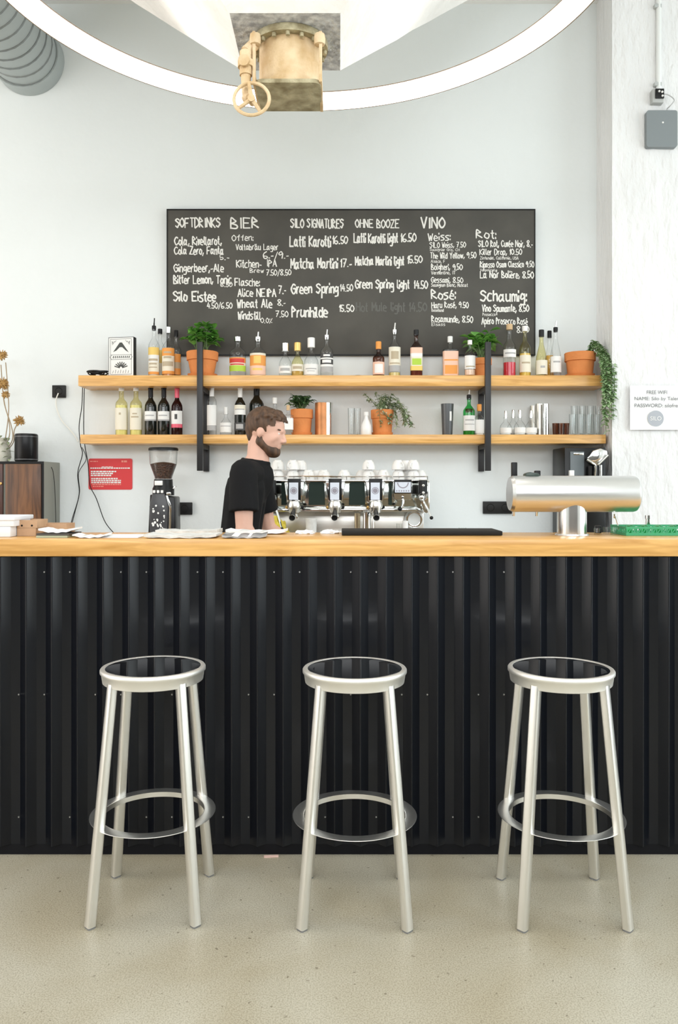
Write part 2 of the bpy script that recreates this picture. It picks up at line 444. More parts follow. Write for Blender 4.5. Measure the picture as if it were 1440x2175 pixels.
b = B(); b.box((-BARX, .002, .0), (BARX, .03, z0+.03)); b.build('kick_plate', mat('black_kick_board', (.005, .005, .007), .6, spec=.2), bf)
b = B(); b.box((-BARX, .03, .0), (BARX, .34, 1.076)); b.build('bar_body', mat('bar_body_board', (.58, .47, .34), .7), bf)
SCREW = steel('screw_zinc', (.5, .5, .5), .4)
sm = None
for row in (1215, 1475, 1735):
    for j, kk in enumerate(range(-12, 14)):
        if (kk*7+row//5) % 3 == 0: continue
        xx = x0+per*kk-per/2+.012
        if sm is None:
            b = B(); b.lathe([(0, -.003), (.0025, -.0028), (.0035, -.001), (.0035, 0), (0, 0)], 8, axis='y'); so = b.build('screw', SCREW, bf); sm = so.data
        else:
            so = bpy.data.objects.new('screw', sm); COL.objects.link(so); so.parent = bf
        so.location = (xx, -.0005, PZ(row, BF))
BT = 1.141
TOPZ0 = 1.079
bt = B().box((-BARX-.05, 2.86, TOPZ0), (BARX+.05, 3.275, BT)).build('bar_countertop', OAK, bevel=.004)
tag(bt, 'long thick oak countertop running along the whole bar', 'countertop')
o = B().box((-BARX+.01, 2.93, 1.0765), (BARX-.01, 3.22, 1.0785)).build('support_strip', BLACKM, bf, loc=(0, -BF, 0))

# ---------------------------------------------------------------- bar stools
ALU = steel('cast_aluminium', (.80, .79, .76), .34, stretch=(20, 20, 2), amt=.15)
ALUR = steel('satin_aluminium', (.92, .91, .88), .5, stretch=(20, 20, 2), amt=.1)
MIRR = steel('mirror_aluminium', (.74, .73, .71), .045, stretch=(6, 6, 6), amt=.03)
RUB = mat('grey_rubber', (.2, .2, .2), .8)
def make_stool():
    t = thing('bar_stool', 'x', 'bar stool', group='aluminium bar stools along the bar')
    SH = .752
    b = B(); b.lathe([(0, SH-.004), (.13, SH-.0035), (.150, SH-.001), (.152, SH+.0)], 72); b.build('seat', MIRR, t, angle=60)
    b = B(); b.lathe([(.150, SH-.0005), (.154, SH+.0015), (.163, SH), (.166, SH-.004), (.166, SH-.012), (.162, SH-.016), (.158, SH-.0425), (.154, SH-.0445), (.148, SH-.0445), (.148, SH-.02), (.150, SH-.0005)], 72); b.build('seat_rim', ALUR, t, angle=50)
    b = B(); b.lathe([(.148, SH-.03), (0, SH-.03)], 48); b.build('seat_underside', ALU, t)
    for sx in (-1, 1):
        for sy in (-1, 1):
            bot = Vector((sx*.158, sy*.158, .006)); top = Vector((sx*.104, sy*.104, SH-.03))
            d = Vector((sx, sy, 0)).normalized(); w = Vector((-sy, sx, 0)).normalized()
            b = B()
            sec = []
            hw_, hd, rr = .0145, .0125, .005
            for cx, cy, a0 in ((hw_-rr, hd-rr, 0), (-hw_+rr, hd-rr, 90), (-hw_+rr, -hd+rr, 180), (hw_-rr, -hd+rr, 270)):
                for q in range(4):
                    a = math.radians(a0+30*q); sec.append((cx+rr*math.cos(a), cy+rr*math.sin(a)))
            A = [b.bm.verts.new(bot+w*u*1.08+d*v*1.08) for u, v in sec]; C = [b.bm.verts.new(top+w*u+d*v) for u, v in sec]
            n = len(sec)
            for k in range(n): b.bm.faces.new((A[k], A[(k+1) % n], C[(k+1) % n], C[k]))
            b.bm.faces.new(A); b.bm.faces.new(list(reversed(C)))
            lg = b.build('leg', ALU, t, angle=32)
            b = B(); v2 = [Vector((bot.x, bot.y, 0))+w*u*.95+d*v*.95 for u, v in sec]
            A = [b.bm.verts.new(p) for p in v2]; C = [b.bm.verts.new(p+Vector((0, 0, .007))) for p in v2]
            for k in range(n): b.bm.faces.new((A[k], A[(k+1) % n], C[(k+1) % n], C[k]))
            b.bm.faces.new(A); b.bm.faces.new(list(reversed(C))); b.build('foot_pad', RUB, lg)
    b = B(); zr = .285
    b.lathe([(.162, zr-.016), (.165, zr-.016), (.167, zr-.003), (.195, zr-.003), (.198, zr-.001), (.197, zr), (.165, zr+.001), (.162, zr), (.162, zr-.016)], 80); b.build('foot_ring', ALU, t, angle=40)
    return t
st = make_stool()
labs = ('polished aluminium bar stool standing below the coffee grinder, farthest from the beer tower', 'polished aluminium bar stool standing between the two other stools, below the espresso machine', 'polished aluminium bar stool standing below the steel beer tower')
for (x, y, rz), lb in zip(((-.597, 2.575, .03), (.050, 2.556, -.02), (.708, 2.556, 0)), labs):
    s_ = st if lb is labs[0] else copy_tree(st)
    s_.location = (x, y, 0); s_.rotation_euler = (0, 0, rz); s_['label'] = lb
# ---------------------------------------------------------------- shelves on the wall
SY0, SY1 = 5.06, YB-.002
UZ, LZ = PZ(797, SY0), PZ(923, SY0)       # top faces
us = B().box((PX(166, SY0), SY0, PZ(820, SY0)), (PX(1288, SY0), SY1, UZ)).build('wall_shelf', OAK, bevel=.003)
tag(us, 'upper of the two long oak wall shelves, just under the chalkboard', 'shelf', 'oak wall shelves')
ls = B().box((PX(170, SY0), SY0, PZ(942, SY0)), (PX(1287, SY0), SY1, LZ)).build('wall_shelf', OAK, bevel=.003)
tag(ls, 'lower of the two long oak wall shelves, above the espresso machine', 'shelf', 'oak wall shelves')
def bracket(xf, label):
    x = PX(xf, 5.045); w = .018
    t = thing('shelf_bracket', label, 'bracket', (x, 5.045, PZ(1000, 5.045)), group='black shelf brackets')
    h = PZ(727, 5.045)-PZ(1000, 5.045)
    B().box((-w, -.016, 0), (w, .0145, h)).build('post', BLACKM, t, bevel=.002)
    B().box((-w, YB-.032-5.045, 0), (w, YB-.001-5.045, LZ-PZ(1000, 5.045)-.06)).build('wall_rail', BLACKM, t, bevel=.002)
    B().box((-w, YB-.032-5.045, LZ-PZ(1000, 5.045)+.002), (w, YB-.001-5.045, UZ-PZ(1000, 5.045)-.072)).build('wall_rail', BLACKM, t, bevel=.002)
    for zz in (PZ(820, SY0), PZ(942, SY0)):
        z = zz-PZ(1000, 5.045); B().box((-w, .0145, z-.032), (w, YB-.033-5.045, z-.001)).build('arm', BLACKM, t, bevel=.002)
bracket(425, 'black steel shelf bracket standing in front of the leafy potted plant beside the rum bottles')
bracket(1036, 'black steel shelf bracket standing in front of the potted plant near the red liqueur')

# ---------------------------------------------------------------- chalkboard with hand lettering
BY = YB-.03
brd = thing('chalkboard', 'wide dark chalkboard drink menu written in white chalk above the shelves', 'chalkboard', (0, BY, 0))
CHB = mat('chalkboard_slate', (.086, .081, .070), .75, col2=(.064, .061, .054), vscale=3.5, detail=9)
B().box((PX(355, BY), 0, PZ(754, BY)), (PX(1136, BY), .028, PZ(445, BY))).build('board', CHB, brd, bevel=.003)
b = B()
for (x0, x1, y0, y1) in ((354, 1137, 444, 446.5), (354, 1137, 752.5, 755), (354, 356, 446.5, 752.5), (1135, 1137, 446.5, 752.5)):
    b.box((PX(x0, BY), -.003, PZ(y1, BY)), (PX(x1, BY), .028, PZ(y0, BY)))
b.build('frame', mat('black_board_edge', (.012, .012, .012), .5), brd)
G = {'A': '03 29 43|15 35', 'B': '03 09 28 37 06|06 35 44 33 03', 'C': '48 29 07 05 23 44', 'D': '09 03 23 45 47 29 09', 'E': '49 09 03 43|06 36', 'F': '49 09 03|06 36', 'G': '48 29 07 05 23 44 46 26',
 'H': '03 09|43 49|06 46', 'I': '19 13', 'J': '39 34 13 04', 'K': '03 09|49 06 43', 'L': '09 03 43', 'M': '03 09 25 49 43', 'N': '03 09 43 49', 'O': '29 07 05 23 45 47 29', 'P': '03 09 28 37 06', 'Q': '29 07 05 23 45 47 29|25 43',
 'R': '03 09 28 37 06 43', 'S': '48 29 08 17 36 45 34 23 04', 'T': '09 49|29 23', 'U': '09 04 23 44 49', 'V': '09 23 49', 'W': '09 13 27 33 49', 'X': '09 43|49 03', 'Y': '09 26 49|26 23', 'Z': '09 49 03 43',
 'a': '36 17 05 04 13 35|37 34 43', 'b': '09 03|06 27 35 23 04', 'c': '37 17 05 04 13 33', 'd': '39 33|36 17 05 04 13 34', 'e': '05 35 36 17 05 04 13 33', 'f': '39 28 23|07 37', 'g': '36 17 05 14 35|37 32 21 01', 'h': '09 03|06 27 36 33',
 'i': '06 03|09 08', 'j': '17 12 01|19 18', 'k': '09 03|37 05 33', 'l': '09 04 13', 'm': '03 07|06 17 26 23|26 37 46 43', 'n': '03 07|06 27 36 33', 'o': '17 05 04 23 34 36 17', 'p': '07 00|06 27 36 34 23 04', 'q': '37 30|36 17 05 04 13 34',
 'r': '03 07|05 17 27', 's': '37 17 06 25 34 23 03', 't': '19 14 23|07 27', 'u': '07 04 13 34|37 33', 'v': '07 13 27', 'w': '07 13 26 33 47', 'x': '07 33|37 03', 'y': '07 14 25|37 25 11', 'z': '07 37 03 33',
 '0': '29 07 05 23 45 47 29', '1': '07 19 13', '2': '08 29 37 03 43', '3': '09 28 26 35 34 13 04', '4': '29 05 45|37 33', '5': '39 09 06 26 35 34 13 04', '6': '39 07 04 23 44 35 05', '7': '09 49 13|16 36', '8': '29 08 26 44 23 04 26 48 29', '9': '47 29 07 16 37 47|47 33',
 '.': '03 13', ',': '14 02', '-': '05 25', '/': '02 39', ':': '03 04|06 07', '%': '03 49|08 18|34 44', "'": '09 08', '=': ''}
ACC = {'é': ('e', '18 29'), 'ä': ('a', '08 09|28 29'), 'è': ('e', '19 28')}
CHALK = mat('white_chalk', (.80, .79, .75), .95); FAINT = mat('smudged_chalk', (.13, .13, .12), .95); DIM = mat('grey_chalk', (.52, .51, .47), .95)
rnd = random.Random(3)
def chalk(b, text, x0, x1, yb, h, slope=0.0, weight=.15):
    pen = 0.0; polys = []
    for ch in text:
        if ch == ' ': pen += 3.6; continue
        base, extra = ACC.get(ch, (ch, None)); spec = G[base]+('|'+extra if extra else '')
        mx = 0; jx, jy = rnd.uniform(-.2, .2), rnd.uniform(-.3, .3)
        for st_ in spec.split('|'):
            q = []
            for pt in st_.split():
                u, v = int(pt[0]), int(pt[1]); mx = max(mx, u)
                q.append((pen+u+jx+rnd.uniform(-.16, .16), v-3+jy+rnd.uniform(-.2, .2)))
            polys.append((q, ch))
        pen += mx+1.5
    kx = (x1-x0)/max(pen-1.5, .5); ky = h/6.0; w = max(.8, h*weight)/2
    for q, ch in polys:
        pts = [Vector((x0+u*kx, yb-v*ky+slope*u*kx, 0)) for u, v in q]
        curved = ch in 'BCDGOPQRSUJabcdefghjmnopqrstu0235689'
        if curved and len(pts) > 2: pts = smooth_path(pts, 4)
        for i in range(len(pts)-1):
            a, c = pts[i], pts[i+1]; d = c-a
            if d.length < 1e-4: continue
            d.normalize(); n = Vector((-d.y, d.x, 0))*w*rnd.uniform(.8, 1.15); a = a-d*w*.6; c = c+d*w*.6
            b.quad([(PX(p.x, BY), -.0006-rnd.random()*.0006, PZ(p.y, BY)) for p in (a-n, c-n, c+n, a+n)])
SECT = [
 [('SOFTDRINKS', 373, 467, 483, 19), ('Cola, Rivellarot,', 371, 470, 521, 17), ('Cola Zero, Fanta', 371, 474, 540, 16), ('5.-', 468, 486, 552, 11), ('Gingerbeer,-Ale', 370, 474, 577, 16), ('Bitter Lemon, Tonic', 369, 491, 602, 17), ('6.50', 469, 493, 609, 10), ('Silo Eistee', 369, 458, 640, 20), ('4.50/6.50', 440, 493, 655, 12)],
 [('BIER', 490, 549, 484, 21), ('Offen:', 493, 537, 511, 12), ('Voltabräu Lager', 501, 590, 531, 12), ('6.-/9.-', 560, 613, 549, 14), ('Kitchen-', 502, 555, 568, 15), ('IPA', 566, 587, 566, 14), ('Brew', 531, 560, 579, 9), ('7.50/8.50', 566, 618, 585, 12), ('Flasche:', 499, 551, 607, 15), ('Alice NEIPA', 505, 586, 630, 16), ('7.-', 592, 607, 623, 16), ('Wheat Ale', 504, 577, 653, 17), ('8.-', 590, 606, 649, 13), ('Windstill', 506, 553, 678, 16), ('0.0%', 554, 578, 686, 10), ('7.50', 586, 612, 673, 12)],
 [('SILO SIGNATURES', 618, 729, 483, 18), ('Latti Karotti', 616, 702, 523, 21), ('16.50', 707, 738, 518, 16), ('Matcha Martini', 618, 717, 570, 20), ('17.-', 724, 746, 567, 17), ('Green Spring', 619, 718, 623, 20), ('14.50', 723, 749, 618, 14), ('Prunhilde', 621, 695, 673, 21), ('15.50', 721, 751, 662, 14)],
 [('OHNE BOOZE', 755, 847, 483, 17), ('Latti Karotti light', 752, 844, 515, 19), ('16.50', 852, 883, 513, 17), ('Matcha Martini light', 755, 858, 563, 18), ('15.50', 866, 896, 559, 15), ('Green Spring light', 755, 869, 612, 18), ('14.50', 880, 908, 613, 16)],
 [('VINO', 895, 944, 484, 22), ('Weiss:', 910, 956, 511, 15), ('SILO Weiss, 7.50', 913, 989, 526, 11), ('Souvignier Gris, CH', 913, 976, 533, 5.5), ('The Wild Yellow, 9.50', 914, 1011, 549, 12), ('Alsace, F', 915, 945, 558, 6), ('Bolgheri, 9.50', 916, 982, 573, 12), ('Vermentino, IT', 916, 967, 583, 7), ('Gessami, 8.50', 916, 983, 600, 11), ('Sauvignon Blanc, Muscat', 916, 993, 609, 7)],
 [('Rosé:', 917, 967, 635, 19), ('Haru Rosé, 9.50', 917, 995, 654, 12), ('Baselland', 917, 942, 662, 6), ('Rosamunde, 8.50', 917, 1004, 684, 13), ('Elsass', 917, 945, 692, 6)],
 [('Rot:', 1012, 1053, 506, 17), ('SILO Rot, Cuvée Noir, 8.-', 1016, 1131, 524, 13), ('Killer Drop, 10.50', 1019, 1108, 541, 12), ('Zinfandel, California, USA', 1020, 1101, 551, 6), ('Ripasso Osam Classico 9.50', 1020, 1134, 568, 12), ('Valpolicella', 1020, 1056, 576, 5), ('La Noir Bolière, 8.50', 1020, 1133, 590, 14)],
 [('Schaumig:', 1021, 1118, 639, 22), ('Vino Spumante, 8.50', 1024, 1123, 662, 14), ('Prosecco', 1025, 1052, 671, 6), ('Apéro Prosecco Rosé', 1023, 1120, 688, 13), ('8.50', 1098, 1123, 706, 13)],
]
for sec in SECT:
    for i, (t_, x0, x1, yb, h) in enumerate(sec):
        b = B(); chalk(b, t_, x0, x1, yb, h, slope=rnd.uniform(-.012, .012)); o = b.build('chalk_writing', CHALK, brd, angle=None, fix=False)
b = B(); chalk(b, 'Hot Mule light 14.50', 757, 906, 661, 18); b.build('smudged_writing', FAINT, brd, angle=None, fix=False)

# ---------------------------------------------------------------- bottles
def band_label(root, r, z0, z1, cols, name='label', arc=75, n=14, sq=None, marks=None):
    """a wrapped paper label: colour bands from bottom to top and rows of small print"""
    b = B(); a0, a1 = math.radians(-90-arc), math.radians(-90+arc); mats = []
    lo = z0
    for i, (fr, c) in enumerate(cols):
        hi = z0+(z1-z0)*fr; b.mi = i; mats.append(c)
        b.lathe([(r, lo), (r, hi)], n, a0=a0, a1=a1, sq=sq); lo = hi
    if marks:
        b.mi = len(mats); mats.append(marks[0])
        for f0, f1, w in marks[1:]:
            aw = math.radians(arc)*w
            b.lathe([(r+.0006, z0+(z1-z0)*f0), (r+.0006, z0+(z1-z0)*f1)], 8, a0=-PI/2-aw, a1=-PI/2+aw, sq=sq)
    return b.build(name, mats, root, fix=True)
PROF = {
 'round': [(.0, .0), (.90, .0), (1, .02), (1, .62), (.95, .67), (.66, .735), (.38, .79), (.32, .83), (.32, .94), (.38, .945), (.38, .98), (.30, .985)],
 'wine': [(.0, .0), (.94, .0), (1, .015), (1, .58), (.96, .635), (.78, .69), (.48, .745), (.37, .79), (.35, .96), (.40, .965), (.40, .99), (.30, 1)],
 'slim': [(.0, .0), (.94, .0), (1, .015), (1, .68), (.9, .73), (.5, .79), (.40, .83), (.38, .96), (.44, .965), (.44, .99), (.34, 1)],
 'squat': [(.0, .0), (.92, .0), (1, .03), (1, .40), (.9, .50), (.55, .62), (.34, .70), (.30, .76), (.30, .84), (.38, .85), (.38, .88), (.28, .885)],
 'sloped': [(.0, .0), (.94, .0), (1, .02), (1, .36), (.92, .48), (.62, .66), (.40, .78), (.34, .86), (.34, .96), (.40, .965), (.40, .99), (.30, 1)],
 'flask': [(.0, .0), (.94, .0), (1, .015), (1, .68), (.97, .71), (.40, .735), (.27, .76), (.25, .9), (.30, .905), (.30, .94), (.2, .945)],
}
C = lambda n, c, r=.6: mat(n, c, r)
CREAM = C('cream_label', (.78, .74, .62)); WHT = C('white_label', (.82, .82, .80)); INK = C('label_ink', (.06, .06, .06)); ORG = C('orange_label', (.80, .33, .07)); YEL = C('yellow_label', (.82, .58, .16)); GRN = C('lime_label', (.42, .62, .06))
REDL = C('red_label', (.62, .05, .04)); PEACH = C('peach_label', (.85, .55, .42)); PINK = C('pink_foil', (.75, .10, .16), .35); GOLD = mat('gold_foil', (.72, .48, .16), .35, metal=.6); CORK = C('cork', (.60, .42, .24), .9); TANINK = C('tan_ink', (.48, .40, .28)); GREYINK = C('grey_ink', (.42, .42, .42))
SILVER = steel('silver_spout', (.75, .75, .75), .2)
DKG = mat('dark_wine_glass', (.008, .010, .008), .06, spec=.6); DKBR = glass('brown_glass', (.42, .20, .09), (.4, .35, .3)); GG = glass('green_glass', (.22, .72, .34), (.4, .6, .45)); YG = glass('pale_yellow_glass', (.93, .90, .66), (.62, .62, .45))
def liquid(name, c, rough=.1): return mat('liquid_'+name, c, rough, spec=.5)
BASES = {'u': UZ+.0008, 'l': LZ+.0008}
def bottle(label, x, ytop, hw, shelf, kind, body=None, liq=None, lev=.5, lab=None, cap=None, capz=.05, pour=False, D=5.17, neck=None, name='spirit_bottle', group=None, cat='bottle', rz=0, sq=None, tipcol=None, collar=None):
    zb = BASES[shelf]; Ht = PZ(ytop, D)-zb; r = hw*D/F
    t = thing(name, label, cat, (PX(x, D), D, zb), rz, group)
    H = Ht*(.83 if pour else (1-capz*.5))
    body = body or CL
    pr = [(a*r, c*H) for a, c in PROF[kind]]
    b = B(); b.lathe(pr, 24, sq=sq); b.build('bottle_glass', body, t, angle=50)
    top = pr[-1][1]; nr = [q for q in pr if q[1] > H*.8][0][0]
    if liq:
        lp = [(a*r*.93, max(c*H, .003)) for a, c in PROF[kind] if c < lev]
        lr = None
        for (a, c), (a2, c2) in zip(PROF[kind], PROF[kind][1:]):
            if c <= lev <= c2 and c2 > c: lr = a+(a2-a)*(lev-c)/(c2-c)
        lp += [((lr or .9)*r*.93, lev*H), (0, lev*H)]
        b = B(); b.lathe(lp, 24, sq=sq); b.build('liquid', liq, t, angle=50)
    if lab:
        for i, L in enumerate(lab):
            z0, z1, cols = L[0], L[1], L[2]
            band_label(t, (L[4] if len(L) > 4 else r)*1.0+.0012, z0*H, z1*H, cols, marks=L[3] if len(L) > 3 else None, sq=sq)
    if neck:
        mt, f0 = neck; rr = max(q[0] for q in pr if q[1] >= f0*H)
        b = B(); b.lathe([(nr+.0022, f0*H), (nr+.0022, top*.96), (nr*1.12+.002, top*.965), (nr*1.12+.002, top+.001), (0, top+.002)], 18); b.build('foil_capsule', mt, t)
    if cap:
        cr = nr*(1.35 if not isinstance(cap, tuple) else cap[1]); cm = cap if not isinstance(cap, tuple) else cap[0]
        hh = max(Ht-top, .012)+ .012
        b = B(); b.lathe([(0, top-.008), (cr, top-.008), (cr, top-.008+hh*.95), (cr*.9, top-.008+hh), (0, top-.008+hh)], 18); b.build('cap', cm, t)
    if pour:
        pm = tipcol or SILVER
        b = B(); b.lathe([(0, top-.01), (nr*1.02, top-.01), (nr*1.25, top+.004), (nr*1.2, top+.02), (nr*.5, top+.024), (0, top+.024)], 14)
        o2 = b.build('pourer_stopper', collar or BLACK, t)
        zt = Ht; b = B(); b.tube(smooth_path([(0, 0, top+.018), (.001, 0, top+(zt-top)*.5), (.004, -.003, zt)], 4), [nr*.42]*5+[nr*.33]*4, 8); b.build('pourer_spout', pm, o2)
    return t
txt = lambda *a: (INK,)+a
lines = lambda m: (m, (.62, .74, .7), (.44, .5, .55), (.32, .37, .6), (.2, .25, .45))
rum = lambda: [(.05, .60, [(.10, ORG), (.45, CREAM), (.72, WHT), (1, YEL)], (TANINK, (.50, .58, .7), (.36, .42, .55), (.24, .28, .6)))]
# upper shelf
bottle('clear rum bottle with yellow label and tall dark pourer, beside the black and white box', 327, 676, 11.5, 'u', 'round', liq=liquid('pale', (.75, .72, .62)), lev=.06, lab=rum(), pour=True, tipcol=BLACK)
bottle('rum bottle with black cap half hidden between the two front rum bottles', 340, 700, 11, 'u', 'round', lab=[(.05, .60, [(.5, CREAM), (1, YEL)])], cap=BLACK, capz=.10, D=5.245)
bottle('clear rum bottle with orange topped label and silver stopper, in front of its cluster', 358, 696, 13, 'u', 'round', liq=liquid('amber', (.45, .16, .03)), lev=.07, lab=[(.06, .62, [(.12, ORG), (.42, CREAM), (.7, CREAM), (1, ORG)], (TANINK, (.30, .48, .75), (.6, .68, .5), (.8, .86, .5)))], cap=SILVER, capz=.14)
bottle('dark topped rum bottle squeezed between the rum cluster and the terracotta pot', 374, 703, 10.5, 'u', 'round', liq=liquid('brown', (.12, .03, .01)), lev=.12, lab=[(.08, .55, [(.3, ORG), (.6, TANINK), (1, ORG)])], cap=BLACK, capz=.16, D=5.232)
bottle('clear vodka bottle with red lettering and lime green label, first after the leafy plant', 505, 717, 17.5, 'u', 'round', lab=[(.14, .50, [(.42, GRN), (.62, CREAM), (1, ORG)], (REDL, (.62, .92, .75), (.45, .55, .7)))], cap=CHROME, capz=.10)
bottle('clear gin bottle with tall orange label and metal pourer, next to the lime labelled bottle', 548, 705, 17, 'u', 'round', liq=liquid('peach', (.85, .62, .45)), lev=.06, lab=[(.05, .62, [(.42, PEACH), (.9, ORG), (1, CREAM)], (YEL, (.52, .86, .34), (.2, .3, .5)))], pour=True, collar=CHROME)
bottle('short cut glass decanter of clear spirit, beside the amber decanter', 606, 730, 13.5, 'u', 'squat', lab=[(.12, .35, [(1, WHT)], (GREYINK, (.3, .7, .6)))], cap=(CHROME, 1.9), capz=.16)
bottle('short cut glass decanter of pale amber spirit, beside the clear decanter', 632, 729, 13, 'u', 'squat', body=YG, liq=liquid('gold', (.62, .43, .18)), lev=.22, lab=[(.18, .40, [(1, CREAM)], (TANINK, (.3, .7, .6)))], cap=(GOLD, 1.9), capz=.16)
bottle('clear tequila bottle with fat round white stopper and white label', 661, 719, 15.5, 'u', 'squat', liq=liquid('clear', (.80, .82, .82)), lev=.30, lab=[(.06, .36, [(1, WHT)], (GREYINK, (.5, .6, .6), (.3, .35, .4)))], cap=(WHITE, 1.7), capz=.2)
bottle('clear bottle with dark printed pattern and tall pourer, beside the white stoppered tequila', 694, 700, 13.5, 'u', 'round', lab=[(.12, .58, [(.3, GREYINK), (.42, WHT), (.7, INK), (.78, WHT), (1, INK)], (WHT, (.5, .66, .55), (.85, .95, .4)))], pour=True, collar=CHROME)
bottle('small brown liqueur bottle with orange cap and cream label', 804, 727, 12.5, 'u', 'round', body=DKBR, liq=liquid('orange_liqueur', (.42, .16, .06)), lev=.45, lab=[(.08, .5, [(1, PEACH)], (WHT, (.12, .82, .55)))], cap=(ORG, 1.5), capz=.3)
bottle('clear bottle with cream crest label and long white pourer, between brown and red liqueurs', 838, 686, 12.5, 'u', 'round', liq=liquid('straw', (.62, .50, .16)), lev=.10, lab=[(.12, .66, [(.25, GREYINK), (.4, CREAM), (1, CREAM)], (TANINK, (.5, .82, .5), (.3, .36, .7)))], pour=True, tipcol=WHT, collar=CHROME)
bottle('square red aperitif bottle with black cap and green and cream label', 884, 702, 12.5, 'u', 'round', body=DKBR, liq=liquid('red_brown', (.36, .05, .02)), lev=.55, lab=[(.14, .66, [(.2, YEL), (.6, CREAM), (.75, WHT), (1, PEACH)], (GRN, (.24, .52, .5)))], cap=BLACK, capz=.12, sq=6)
bottle('flat square gin flask with peach label and orange blotch', 956, 716, 16, 'u', 'flask', liq=liquid('pink', (.85, .62, .52)), lev=.36, lab=[(.03, .66, [(.55, PEACH), (1, PEACH)], (ORG, (.06, .42, .62), (.60, .66, .6)))], cap=WHT, capz=.1, sq=8)
bottle('slender clear bottle with white label, in front of the second leafy plant', 998, 724, 11.5, 'u', 'round', liq=liquid('rose', (.80, .56, .42)), lev=.18, lab=[(.20, .6, [(1, WHT)], (TANINK, (.12, .22, .7)))], cap=WHT, capz=.12, D=5.10)
bottle('tall clear liqueur bottle with bright red liquid in its lower half', 1082, 690, 13.5, 'u', 'wine', liq=liquid('red', (.55, .015, .04)), lev=.30, lab=[(.40, .56, [(1, WHT)], (GREYINK, (.4, .6, .7)))], cap=(CORK, 1.4), capz=.14)
bottle('tall yellow liqueur bottle with cream label and pale stopper', 1115, 694, 12, 'u', 'wine', body=YG, liq=liquid('yellow', (.72, .50, .12)), lev=.50, lab=[(.10, .46, [(.2, CREAM), (1, CREAM)], (TANINK, (.5, .6, .6)))], cap=(WHT, 1.4), capz=.14)
bottle('pale green bottle with black cap and white label, beside the chalkboard corner', 1150, 702, 12, 'u', 'sloped', body=YG, lab=[(.06, .40, [(1, CREAM)], (GREYINK, (.45, .6, .3)))], cap=BLACK, capz=.22)
bottle('amber bottle with black cap standing behind the pale green bottle', 1167, 704, 10, 'u', 'sloped', liq=liquid('amber2', (.70, .40, .08)), lev=.55, cap=BLACK, capz=.22, D=5.245)
bottle('clear tapered bottle with tall pourer, nearest the hanging plant pot', 1180, 682, 11.5, 'u', 'sloped', lab=[(.10, .44, [(1, WHT)], (GREYINK, (.6, .7, .5)))], pour=True)
# lower shelf
winecap = lambda m: (m, .80)
bottle('pale yellow wine bottle with white cap, farthest along by the hanging cords', 258, 826, 12.5, 'l', 'slim', body=YG, liq=liquid('wine_white', (.82, .80, .50)), lev=.66, lab=[(.12, .60, [(1, CREAM)], (TANINK, (.68, .78, .12)))], cap=(WHT, 1.15), name='wine_bottle', group='wine bottles on the lower shelf')
bottle('pale yellow wine bottle with white cap, beside the dark wine bottles', 289, 826, 12.5, 'l', 'slim', body=YG, liq=liquid('wine_white', (.82, .80, .50)), lev=.66, lab=[(.12, .60, [(1, CREAM)], (TANINK, (.55, .62, .5), (.7, .76, .3)))], cap=(WHT, 1.15), name='wine_bottle', group='wine bottles on the lower shelf')
dk = lambda: [(.28, .56, [(.3, GREYINK), (.72, WHT), (1, CREAM)], (GREYINK, (.45, .55, .6))), (.70, .76, [(1, WHT)], None, .014)]
dw = lambda: [(.30, .50, [(.16, GREYINK), (1, WHT)], (GREYINK, (.5, .62, .6)))]
bottle('dark wine bottle with white label, next to the pale yellow wine', 320, 821, 12.5, 'l', 'wine', body=DKG, lab=dw(), neck=winecap(BLACK), name='wine_bottle', group='wine bottles on the lower shelf')
bottle('dark wine bottle with white label, next to the red capped bottle', 348, 821, 12.5, 'l', 'wine', body=DKG, lab=dw(), neck=winecap(BLACK), name='wine_bottle', group='wine bottles on the lower shelf')
bottle('dark red wine bottle with red capsule and white label', 376, 823, 11.8, 'l', 'wine', body=mat('dark_red_glass', (.035, .008, .008), .06), lab=[(.16, .52, [(.22, PINK), (1, WHT)], (INK, (.5, .8, .18)))], neck=winecap(PINK), name='wine_bottle', group='wine bottles on the lower shelf')
bottle('slim clear bottle with white label, just behind the shelf bracket post', 450, 819, 10, 'l', 'slim', lab=[(.10, .62, [(.2, GREYINK), (1, WHT)])], neck=(WHT, .8))
bottle('small round clear bottle with wide white label and thin stopper', 480, 866, 12.5, 'l', 'squat', lab=[(.12, .5, [(1, WHT)], (GREYINK, (.6, .68, .7)))], cap=(WHT, 1.1), capz=.2)
bottle('dark amaro bottle with white collar label and white capsule, beside the bartender', 510, 819, 12, 'l', 'wine', body=DKG, lab=[(.42, .62, [(.5, WHT), (1, CREAM)], (GREYINK, (.5, .6, .7))), (.10, .26, [(1, INK)], (GREYINK, (.2, .8, .5)))], neck=(WHT, .78), name='wine_bottle')
bottle('bulbous dark bottle with long black neck standing behind the bartender', 545, 816, 16, 'l', 'wine', body=DKG, neck=(BLACK, .80), name='wine_bottle', D=5.22)
bottle('clear bottle with white cap behind the bartender head', 584, 846, 12, 'l', 'round', lab=[(.1, .5, [(1, WHT)])], cap=WHT, capz=.2)
bottle('clear square jar bottle with white label beside the potted herb', 612, 862, 11, 'l', 'flask', lab=[(.18, .6, [(1, WHT)])], cap=CORK, capz=.12, sq=8, D=5.10)
bottle('green gin bottle with white label and slim pourer', 996, 828, 12.5, 'l', 'round', body=GG, liq=liquid('green', (.05, .30, .09)), lev=.2, lab=[(.12, .52, [(.3, WHT), (1, WHT)], (GREYINK, (.66, .74, .6), (.4, .45, .7))), (.60, .70, [(1, REDL)], None, .024)], pour=True, tipcol=WHT)
